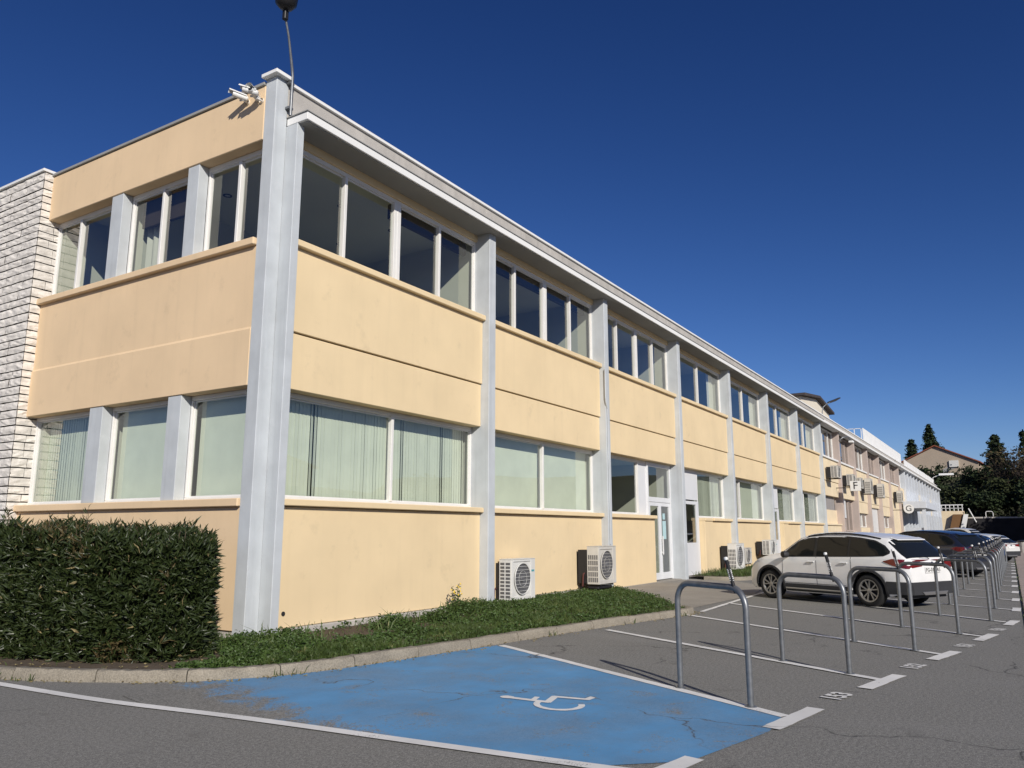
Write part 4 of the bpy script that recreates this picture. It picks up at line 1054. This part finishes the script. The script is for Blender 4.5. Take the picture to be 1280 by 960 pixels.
        patch('window_trim', BLACK, lambda x: lo(x)-.012, lambda x: hi(x)+.014, tx[0]-.01, tx[-1]+.01, .004, n=44)
        for (a, b) in ((tx[0]+.05, -.86*k), (-.80*k, .02*k), (.10*k, tx[-1]-.05)):
            patch('side_window', CARGLASS, lambda x: lo(x)+.012, lambda x: max(hi(x)-.016, lo(x)+.02), a, b, .009)
        # door joints, handles, arch and sill cladding
        sm_ = MB()
        for xd, z0, z1 in ((.98*k, .40, 1.0*kh), (.02*k, .40, 1.02*kh), (-.90*k, .62, 1.04*kh)):
            pts = [S(xd+.02*(z-.7), z, .0035) for z in np.linspace(z0, z1, 8)]
            sm_.grid([[(p[0]-.005, p[1], p[2]) for p in pts], [(p[0]+.005, p[1], p[2]) for p in pts]])
        for zz, off in ((.415, .0035),):
            pts = [S(float(x), zz, off) for x in np.linspace(-.75*k, .95*k, 12)]
            sm_.grid([[(p[0], p[1], p[2]-.005) for p in pts], [(p[0], p[1], p[2]+.005) for p in pts]])
        sm_.build('door_joint', DARKGAP, root, normals=False)
        for xd in (.16*k, -.72*k):
            y = side_y(xd, .90*kh); h = MB(); h.box(xd-.10, xd+.10, y+.004, y+.032, .895*kh, .925*kh)
            for i in range(len(h.v)): h.v[i] = (h.v[i][0], sgn*h.v[i][1], h.v[i][2])
            h.build('door_handle', paint, root, bevel=.01)
        patch('sill_cladding', CLAD, lambda x: .22, lambda x: .395, RX+.47, FX-.47, .012, n=12, rows_=3)
        MB().tube([S(float(x), .285, .035) for x in np.linspace(RX+.5, FX-.5, 6)], .022, 8).build('sill_trim', ALLOY, root, smooth=60)
        for xw in (RX, FX):
            ar = MB(); R_ = []
            for a in np.linspace(R(-14), R(194), 30):
                c, s_ = math.cos(a), math.sin(a)
                R_.append([S(xw+r_*c, ZW+r_*s_, o_) for r_, o_ in ((.402, -.05), (.404, .014), (.455, .016), (.462, .0))])
            ar.grid(R_); ar.build('wheel_arch', CLAD, root, smooth=50, normals=False)
            yw = sgn*(Wd-.125); ax = (0, sgn, 0)
            t_ = MB().lathe([(.225, -.10), (.30, -.105), (.335, -.085), (.345, -.05), (.345, .05), (.335, .085), (.31, .108), (.245, .112), (.232, .10)], (xw, yw, ZW), ax, 40).build('tyre', RUBBER, root, smooth=50)
            t_.name = 'wheel'
            MB().lathe([(0, .02), (.23, .02), (.236, .05)], (xw, yw, ZW), ax, 32).build('wheel_well', BLACK, t_)
            rm_ = MB().lathe([(.240, .094), (.240, .108), (.215, .106), (.205, .07)], (xw, yw, ZW), ax, 40)
            for q in range(5):
                a = 2*math.pi*q/5+.2
                for da in (-.20, .20):
                    a1 = a+da*.42; a2 = a+da*1.25
                    c1_, s1_ = math.cos(a1), math.sin(a1); c2_, s2_ = math.cos(a2), math.sin(a2)
                    p1 = Vector((xw+.045*c1_, yw+sgn*.092, ZW+.045*s1_)); p2 = Vector((xw+.222*c2_, yw+sgn*.100, ZW+.222*s2_))
                    dd = (p2-p1).normalized(); nn = dd.cross(Vector((0, sgn, 0)))
                    rm_.prism([p1-nn*.011, p1+nn*.011, p2+nn*.015, p2-nn*.015], (0, -sgn*.03, 0))
            rm_.lathe([(0, .102), (.05, .098), (.055, .07)], (xw, yw, ZW), ax, 20)
            rm_.build('rim', ALLOY, t_, smooth=35)
        mr = MB(); mr.lathe([(.0, -.10), (.05, -.095), (.085, -.05), (.092, .02), (.085, .06), (.0, .07)], (.80*k, sgn*(Wd+.10), 1.065*kh), (.35, sgn, .0), 14)
        for i in range(len(mr.v)):
            x, y, z = mr.v[i]; mr.v[i] = (x, y, 1.065*kh+(z-1.065*kh)*.85)
        mr.tube([(.82*k, sgn*(Wd-.06), 1.03*kh), (.80*k, sgn*(Wd+.06), 1.04*kh)], .03, 8)
        mr.build('wing_mirror', paint if False else CLAD, root, smooth=45)
        if rail:
            pr_ = [(float(x), sgn*(section(float(x))[8][0]-.02), section(float(x))[8][1]+.035+.03*math.sin(math.pi*i/11)) for i, x in enumerate(np.linspace(-1.55*k, .32*k, 12))]
            MB().tube(pr_, .016, 8).build('roof_rail', BLACK, root, smooth=60)
        # lamps wrap round the corners
        def wrap(name, mat, x_in, y_in, z0a, z1a, z0b, z1b, rear=True, off=.010):
            def prof(f): return (float(np.interp(f, [0, .25, .62, 1], [(z0a+z1a)/2+.02, z0a+.03, z0b, z0b+.05])), float(np.interp(f, [0, .25, .62, 1], [(z0a+z1a)/2+.035, z1a, z1a-.01, z1b-.02])))
            m_ = MB(); R_ = []
            xe = -2.215*k if rear else 2.215*k
            path = [(float(x), None) for x in np.linspace(x_in, xe*.992, 14)]
            for i, (x, _) in enumerate(path):
                f = i/20; a, b = prof(f)
                R_.append([S(x, a+(b-a)*j/3, off) for j in range(4)])
            ye = abs(R_[-1][1][1])
            for i in range(1, 7):
                f = (14+i)/20; a, b = prof(f)
                y = ye+(y_in-ye)*i/6
                R_.append([(xe+(-.012 if rear else .012)+(-.0 if rear else 0), sgn*y, a+(b-a)*j/3) for j in range(4)])
            m_.grid(R_); return m_.build(name, mat, root, smooth=60, normals=False)
        wrap('tail_light', TAIL, -1.68*k, .36, .86*kh, 1.03*kh, .83*kh, .965*kh)
        wrap('headlight', LENS, 1.72*k, .40, .80*kh, .90*kh, .66*kh, .80*kh, rear=False)
    # rear screen, windscreen
    def top_patch(name, mat, x0, x1, f0, f1, n=14, off=.008):
        m_ = MB(); R_ = []
        for i, x in enumerate(np.linspace(x0, x1, n)):
            s = section(float(x)); ys = [p[0] for p in s[6:]][::-1]; zs = [p[1] for p in s[6:]][::-1]
            h = (f0+(f1-f0)*i/(n-1))*s[7][0]
            R_.append([(float(x)-off*(1 if x < 0 else -1), y, float(np.interp(abs(y), ys, zs))+off) for y in np.linspace(-h, h, 13)])
        m_.grid(R_); return m_.build(name, mat, root, smooth=60, normals=False)
    if kind == 'suv': top_patch('rear_window', CARGLASS, -2.135*k, -1.72*k, .98, .90)
    else: top_patch('rear_window', CARGLASS, -2.10*k, -1.50*k, .97, .90)
    top_patch('windscreen', CARGLASS, .52*k, 1.10*k, .86, .93)
    # spoiler lip over the rear screen
    zs_ = float(np.interp(-1.70*k, TX, TZ)); MB().prism([(-1.66*k, -.52, zs_+.004), (-1.82*k, -.50, zs_-.045), (-1.82*k, .50, zs_-.045), (-1.66*k, .52, zs_+.004)], (0, 0, .022)).build('roof_spoiler', paint, root, bevel=.008)
    # rear bumper cladding, skid plate, number plate
    bm_ = MB(); R_ = []
    pth = [(RX-.43, 1), (-1.95*k, 1), (-2.08*k, 1), (-2.16*k, 1), (-2.205*k, 1)]
    for sg in (1, -1):
        seq = pth if sg == 1 else pth[::-1]
        for x, _ in seq:
            ztop = .56+.0*x
            R_.append([((x-.035*min(1, (-2.0*k-x)/(.2*k))) if x < -2.0*k else x, sg*(side_y(x, z)+.016), z) for z in (.30, .36, .44, .52, ztop)])
    bm_.grid(R_); bm_.build('rear_bumper', CLAD, root, smooth=40, normals=False)
    MB().prism([(-2.26*k, -.38, .29), (-2.26*k, .38, .29), (-2.26*k, .46, .36), (-2.26*k, -.46, .36)], (.02, 0, 0)).build('skid_plate', ALLOY, root, bevel=.006)
    MB().box(-2.24*k, -2.226*k, -.27, .27, .74*kh, .86*kh).build('number_plate', WPLASTIC, root, bevel=.004)
    if plate:
        tm = text_mb(plate, .115, .001)
        tm.xform(Matrix.Translation((-2.243*k, 0, .80*kh)) @ Matrix(((0, 0, -1, 0), (-1, 0, 0, 0), (0, 1, 0, 0), (0, 0, 0, 1))))
        tm.build('plate_lettering', BLACK, root)
    MB().lathe([(0, .012), (.04, .009), (.045, 0)], (-2.232*k, 0, .93*kh), (-1, 0, .15), 20).build('badge', ALLOY, root)
    MB().box(2.215*k, 2.235*k, -.42, .42, .42, .60).build('grille', BLACK, root)
    MB().tube([(-2.17*k, .0, 1.03*kh), (-2.20*k, .12, 1.06*kh), (-2.19*k, .32, 1.075*kh)], .008, 6).build('rear_wiper', BLACK, root)
    return root
CW = carpaint('white_car_paint', (0.80, 0.80, 0.785))
suv = make_car('white SUV with roof rails and grey-black lower cladding parked nose to the building', CW)
suv.location = (20.28, 3.47, 0); suv.rotation_euler = (0, 0, R(63.0))
BAYN = Vector((.857, -.515))
def park(car, k, fwd_, a=0):
    f = Vector((17.16+2.79*k, .44-.012*k)); c = f + Vector((1.40, 0)) + BD*fwd_
    car.location = (c.x, c.y, 0); car.rotation_euler = (0, 0, math.atan2(BD.y, BD.x)+R(a))
cars = [('dark navy SUV with a silver roof, second car of the row', (0.010, 0.014, 0.030), 4.5, 1.66, 'suv', 5, 2.9),
        ('black estate car behind the navy SUV', (0.012, 0.012, 0.014), 4.5, 1.62, 'suv', 6, 2.8),
        ('deep blue hatchback, fourth car of the row', (0.012, 0.035, 0.11), 4.2, 1.55, 'hatch', 8, 2.5),
        ('dark grey hatchback between the blue hatchback and the far white car', (0.03, 0.03, 0.034), 4.1, 1.52, 'hatch', 9, 2.5),
        ('white hatchback at the far end of the barriers, standing furthest out', (0.66, 0.66, 0.64), 4.0, 1.5, 'hatch', 11.6, 1.7)]
for lb, col, L, H, kd, kk, fo in cars:
    c = make_car(lb, carpaint('car_paint', col), L, H, kind=kd, plate=None, rail=(kd == 'suv'), group=None); park(c, kk, fo)
vn = make_car('white van standing beyond the parked cars near the steps', carpaint('car_paint', (.6, .6, .58)), 4.8, 1.95, kind='hatch', plate=None, rail=False, name='white_van'); vn.location = (86, 4.4, 0); vn.rotation_euler = (0, 0, R(60))

# ------------------------------------------------------------------ the slope, houses and trees at the end
def hillh(x, y):
    f = min(1, max(0, (x-166)/52)); f = f*f*(3-2*f)
    return f*(15.5 - .03*(y-5)) + f*1.2*mnoise.noise(Vector((x*.05, y*.05, 0))) - .4*(1-min(1, max(0, (x-160)/8)))
rows = []
for x in np.linspace(158, 420, 60): rows.append([(float(x), float(y), hillh(float(x), float(y))) for y in np.linspace(-160, 260, 70)])
HILL = M('scrubby_slope', (0.050, 0.052, 0.026), .95, .45, .25, bmp=.5, bs=3, blot=.4, blotc=(.14, .12, .09))
mbh = MB(); mbh.grid(rows); struct(mbh.build('hill', HILL, smooth=60))
RIDGE = M('far_slope', (0.10, 0.10, 0.05), .95, .4, .08, bmp=0)
mbh = MB(); rows = []
for t in np.linspace(0, 1, 10):
    rows.append([(float(x), -70-130*float(t), 16*math.sin(t*1.5)*(1+.35*mnoise.noise(Vector((x*.02, 0, 3)))) - .3) for x in np.linspace(-300, 500, 60)])
mbh.grid(rows); struct(mbh.build('hill', RIDGE, smooth=60))
# retaining wall and ramp in front of the slope
RW_ = M('shade_dark_retaining', (0.022, 0.021, 0.024), .95, .35, .8, bmp=.5, bs=8)  # near-black tree shade is put into the wall colour
rw = thing('retaining_wall', 'long dark retaining wall with a pale coping at the foot of the wooded slope', 'wall', (164, 0, 0))
MB().box(0, 1.0, -40, 6.4, -.3, 3.9).build('wall_face', RW_, rw); MB().box(-.1, 1.1, -9, 6.3, 3.902, 4.15).build('coping', CONC, rw)
# outside steps past the end of the building
sp = thing('outdoor_stairs', 'cream outdoor staircase with brown underside and white railing past the far end of the building', 'stairs', (161, 0, 0))
MB().box(1.2, 4, 6.7, 12.5, -.2, 5.2).build('wall', CREAM, sp)
BROWN = M('brown_stair_side', (0.20, 0.105, 0.045), .9, .15, .5)
MB().prism([(.3, 9.6, -.1), (.3, 7.9, -.1), (.3, 6.75, 4.6), (.3, 8.4, 4.6)], (.8, 0, 0)).build('stair_side', BROWN, sp)
MB().prism([(.0, 8.0, -.1), (.0, 7.2, -.1), (.0, 6.0, 4.6), (.0, 6.7, 4.6)], (1.1, 0, 0)).build('stringer', SOFFIT, sp)
rl = MB()
for k in range(9): rl.box(1.2, 1.32, 6.8+k*.65, 6.92+k*.65, 5.2, 6.2)
rl.box(1.2, 1.32, 6.7, 12.4, 6.2, 6.35); rl.box(1.2, 1.32, 6.7, 12.4, 5.66, 5.74)
rl.build('railing', SOFFIT, sp)
MB().tube([(.5, 5.9, 5.6), (.5, 4.9, 3.2)], .09, 8).build('handrail', SOFFIT, sp)
# ramp-side little hoops on top of the wall
hh = thing('tube_hoop', 'small white tube hoop on top of the dark retaining wall', 'barrier', (163.6, 2.3, 4.15)); MB().tube(hoop_path(1.1, .95, .3), .06, 8).build('hoop', SOFFIT, hh)
bo = thing('concrete_bollard', 'pale concrete bollard beside the right-hand pavement, far down the lane', 'bollard', (72, -.75, .03)); MB().lathe([(.34, 0), (.34, .75), (.30, .8), (0, .8)], (0, 0, 0), (0, 0, 1), 16).build('post', CONC, bo); MB().lathe([(.36, 0), (.36, .1), (0, .14)], (0, 0, .802), (0, 0, 1), 16).build('cap', BLACK, bo)
# house on the hill
ROOFT = M('red_roof_tiles', (0.26, 0.085, 0.05), .9, .2, 1.2)
def gable(name, label, loc, rz, w_, d_, h_, rh, wm):
    t = thing(name, label, 'house', loc, rz)
    b = MB(); b.prism([(0, -w_/2, -4), (0, w_/2, -4), (0, w_/2, h_), (0, 0, h_+rh), (0, -w_/2, h_)], (d_, 0, 0)); b.build('wall', wm, t)
    r_ = MB(); o = .5; s = rh/(w_/2)
    for sg in (1, -1): r_.prism([(-.5, 0, h_+rh+.05), (-.5, sg*(w_/2+o), h_-o*s+.05), (-.5, sg*(w_/2+o), h_-o*s+.30), (-.5, 0, h_+rh+.30)], (d_+1, 0, 0))
    r_.build('roof', ROOFT, t); return t
HW = M('tan_house_render', (0.40, 0.33, 0.255), .95, .06, .4)
ho_ = gable('hill_house', 'tan gabled house with a red tiled roof on the wooded hill', (209, 13.2, 12.3), R(-4), 17, 14, 5.0, 4.0, HW)
MB().box(-.35, -.01, -4.6, -2.7, 4.0, 5.5).build('air_conditioner_box', ACW, ho_)
MB().prism([(-.06, -1.0, 3.4), (-.06, -4.4, 5.0), (-.06, -4.4, 4.0), (-.06, -1.4, 2.6)], (.05, 0, 0)).build('lean_to_roof', GREYSOFFIT, ho_)
MB().box(-.03, .05, 3.5, 4.9, .6, 2.2).build('window', DARKGAP, ho_)
w2 = gable('roof_hut', 'small cream hut with a dark gabled roof on top of the long building', (86.8, 16.2, 8.6), R(90), 14.5, 6, 6.1, .75, M('off_white_render', (.70, .64, .53), .9, .06, .5))
for ch in w2.children:
    if ch.name.startswith('roof'): ch.data.materials[0] = M('dark_roof_tiles', (.06, .05, .05), .9, .2, 1.2)

TREE_D = leaf_mat('dark_needles', (0.010, 0.016, 0.008), (0.038, 0.055, 0.022), None, .6, .8, .2)
TREE_O = leaf_mat('olive_foliage', (0.012, 0.016, 0.006), (0.045, 0.055, 0.020), None, .6, .7, .2)
TREE_B = leaf_mat('brown_bare_twigs', (0.035, 0.026, 0.014), (0.085, 0.068, 0.036), None, .8, .7, .1)
BARK = M('bark', (.06, .045, .035), .95, .3, 3)
def crown(mb, c, n, s, rr):
    for _ in range(n):
        p = c + Vector((rr.gauss(0, s), rr.gauss(0, s), rr.gauss(0, s*.7))); a = Vector((rr.gauss(0, 1), rr.gauss(0, 1), rr.gauss(0, .8))).normalized(); b = a.orthogonal().normalized(); q = rr.uniform(.18, .42)
        mb.face([p+a*q, p+b*q*.6, p-a*q*.8, p-b*q*.6])
def tree(name, label, x, y, h, w_, kind, mat, seed, z=None, group=None, dens=1.0):
    rr = random.Random(seed); z = hillh(x, y)-.3 if z is None else z
    t = thing(name, label, 'tree', (x, y, z), group=group); lf, wd = MB(), MB()
    wd.tube([(0, 0, 0), (rr.uniform(-.1, .1)*w_*.3, 0, h*.5), (0, 0, h*.92)], [h*.022+.08, h*.014+.05, .04], 7)
    if kind == 'conifer':
        lv_ = int(h*1.5); 
        for k in range(lv_):
            f = k/lv_; zz = h*(.12+.86*f); r_ = w_*.5*(1-f)**.8*rr.uniform(.75, 1.15)+.12; m = max(4, int(8*(1-f)+3))
            for q in range(m):
                a = 2*math.pi*(q+rr.random())/m; L = r_*rr.uniform(.55, 1.1); e = Vector((math.cos(a)*L, math.sin(a)*L, zz-L*.12+rr.uniform(-.1, .25)))
                wd.tube([(0, 0, zz), e], [.05, .015], 4)
                for s in range(int(3+L*2)): crown(lf, Vector((0, 0, zz)).lerp(e, rr.uniform(.25, 1)), int(9*dens), .22+.05*L, rr)
    elif kind == 'cypress':
        for k in range(int(h*14)):
            f = rr.random(); r_ = w_*.5*math.sin(math.pi*min(1, (.06+.94*f))**.75)*rr.random()**.5; a = rr.uniform(0, 6.28)
            crown(lf, Vector((math.cos(a)*r_, math.sin(a)*r_, h*(.04+.95*f))), 8, .22, rr)
    elif kind == 'bare':
        for k in range(int(60*dens)):
            a = rr.uniform(0, 6.28); L = w_*.5*rr.uniform(.3, 1); e = Vector((math.cos(a)*L, math.sin(a)*L, h*rr.uniform(.5, 1))); m_ = e*.5+Vector((0, 0, h*.08))
            wd.tube([(0, 0, h*rr.uniform(.05, .3)), m_, e], [.07, .04, .015], 4)
            for s in range(7):
                c = m_.lerp(e, rr.random()); g2 = c+Vector((rr.gauss(0, .7), rr.gauss(0, .7), rr.uniform(.2, 1.3))); wd.tube([c, g2], [.025, .008], 3)
            crown(lf, e, 5, .5, rr)
    else:
        for k in range(int(26*dens)):
            a = rr.uniform(0, 6.28); el = rr.uniform(-.3, 1); rad = rr.uniform(.45, 1)
            c = Vector((math.cos(a)*w_*.42*rad*math.sqrt(max(.05, 1-el*el*.7)), math.sin(a)*w_*.42*rad*math.sqrt(max(.05, 1-el*el*.7)), h*(.56+.36*el*rad)))
            wd.tube([(0, 0, h*.3), c*.55+Vector((0, 0, h*.1)), c], [.1, .06, .02], 4)
            crown(lf, c, int(46*dens), .42+w_*.025, rr)
    lf.build('crown', mat, t, normals=False); wd.build('trunk', BARK, t, normals=False); return t
tree('cedar_tree', 'tall dark conifer behind the red-roofed house, highest of the skyline', 229, 15.4, 17.5, 8.5, 'conifer', TREE_D, 1, z=12.0)
tree('cedar_tree', 'shorter dark conifer with wide branches left of the red-roofed house', 226, 19.5, 14.0, 9.5, 'conifer', TREE_D, 2, z=11.5)
tree('evergreen_tree', 'dark tree top just above the terrace screen, far left of the house', 224, 25.5, 10.5, 7, 'round', TREE_D, 3, z=11.5)
tree('evergreen_tree', 'broad dark evergreen in front of the house gable, against the terrace', 178, 12.2, 12.4, 6.4, 'round', TREE_D, 4, z=3.0, dens=1.3)
tree('evergreen_tree', 'rounded dark evergreen below the right end of the red roof', 184, 5.1, 10.4, 7.0, 'round', TREE_D, 5, z=4.6, dens=1.3)
tree('conifer_tree', 'slender open conifer right of the house, top branches ragged against the sky', 192, .9, 13.5, 10, 'conifer', TREE_D, 6, z=8.5, dens=.8)
tree('cypress_tree', 'narrow dark cypress at the right edge of the picture', 186, -3.9, 12.5, 2.6, 'cypress', TREE_D, 7, z=8.8)
tree('bare_tree', 'leafless brown tree on the slope, right of the slender conifer', 178, -1.4, 12.0, 11, 'bare', TREE_B, 8, z=4.5, dens=1.6)
tree('bare_tree', 'brown leafless scrub tree at the right edge below the cypress', 174, -4.8, 12.5, 10, 'bare', TREE_B, 9, z=4.5, dens=1.6)
tree('olive_tree', 'grey-green bushy tree on the slope above the retaining wall, right side', 172, -.5, 7.5, 10, 'round', TREE_O, 10, z=4.2, dens=1.8)
tree('olive_tree', 'grey-green bushy tree above the retaining wall, next to the steps', 171, 7.2, 6.5, 9, 'round', TREE_O, 12, z=3.6, dens=1.8)
tree('olive_tree', 'low dark bushy tree above the middle of the retaining wall', 169, 3.6, 5.5, 9, 'round', TREE_D, 13, z=3.4, dens=1.8)
tree('olive_tree', 'dark bushy tree above the retaining wall at the right edge', 168, -5.0, 7.5, 9, 'round', TREE_D, 14, z=3.0, dens=1.8)
tree('roadside_tree', 'dark tree beside the right-hand pavement under the bare brown trees', 140, -5.2, 9.0, 8, 'round', TREE_D, 15, z=0, dens=1.8)
tree('evergreen_tree', 'dark tree top peeping over the roof edge beside the hut', 150, 30, 19.2, 8, 'round', TREE_D, 16, z=0, dens=1.4)
for k, (x, y, h, w_) in enumerate(((150, -9.5, 13, 10), (156, -12.5, 15, 11), (143, -10.5, 11, 9), (160, -8.0, 11, 9))):
    tree('roadside_tree', ['tall dark tree past the right edge, second along the lane', 'tallest dark tree past the right edge of the lane', 'dark tree past the right edge, first along the lane', 'dark tree past the right edge, closest to the retaining wall'][k], x, y, h, w_, 'round', TREE_D, 40+k, z=0, dens=1.8)
rr = random.Random(31); sc_ = MB()
for k in range(1500):
    x, y = rr.uniform(165.5, 222), rr.uniform(-14, 32); z = hillh(x, y)
    crown(sc_, Vector((x, y, max(z, 3.6 if x < 176 else z)+rr.uniform(0, 1.6))), 9, .75, rr)
stuff(sc_.build('scrub', TREE_O, normals=False), 'dark scrub covering the slope behind the retaining wall', 'scrub')
# buildings across the lane, seen only as reflections in the ground-floor glass
OPP = M('pale_render', (.50, .45, .37), .95, .06, .3)
for k, (x, y, w_, d_, h_, rh, lb) in enumerate(((16, -58, 26, 12, 7.5, 3, 'pale house with a red roof across the lane, behind the camera'), (62, -66, 20, 11, 9, 2.5, 'taller pale house across the lane, behind and right of the camera'))):
    q_ = gable('opposite_house', lb, (x, y, .5), R(90+6*k), w_, d_, h_, rh, OPP)
    for j in range(5):
        for z in (1.5, 5.0): MB().box(d_-.02, d_+.04, -w_/2+2+j*(w_-4)/4.5, -w_/2+3.2+j*(w_-4)/4.5, z, z+1.6).build('window', DARKGAP, q_)
for k in range(7):
    tree('roadside_tree', ['round tree','broad tree','low tree','tall tree','wide tree','small tree','bushy tree'][k]+' across the lane behind the camera, mirrored in the ground-floor glass', (-8, 2, 33, 40, 48, 82, 95)[k], (-48, -62, -52, -64, -50, -60, -54)[k], (9, 12, 8, 12, 10, 8, 11)[k], (8, 9, 9, 8, 10, 8, 9)[k], 'round', TREE_O, 60+k, z=0, dens=.9)
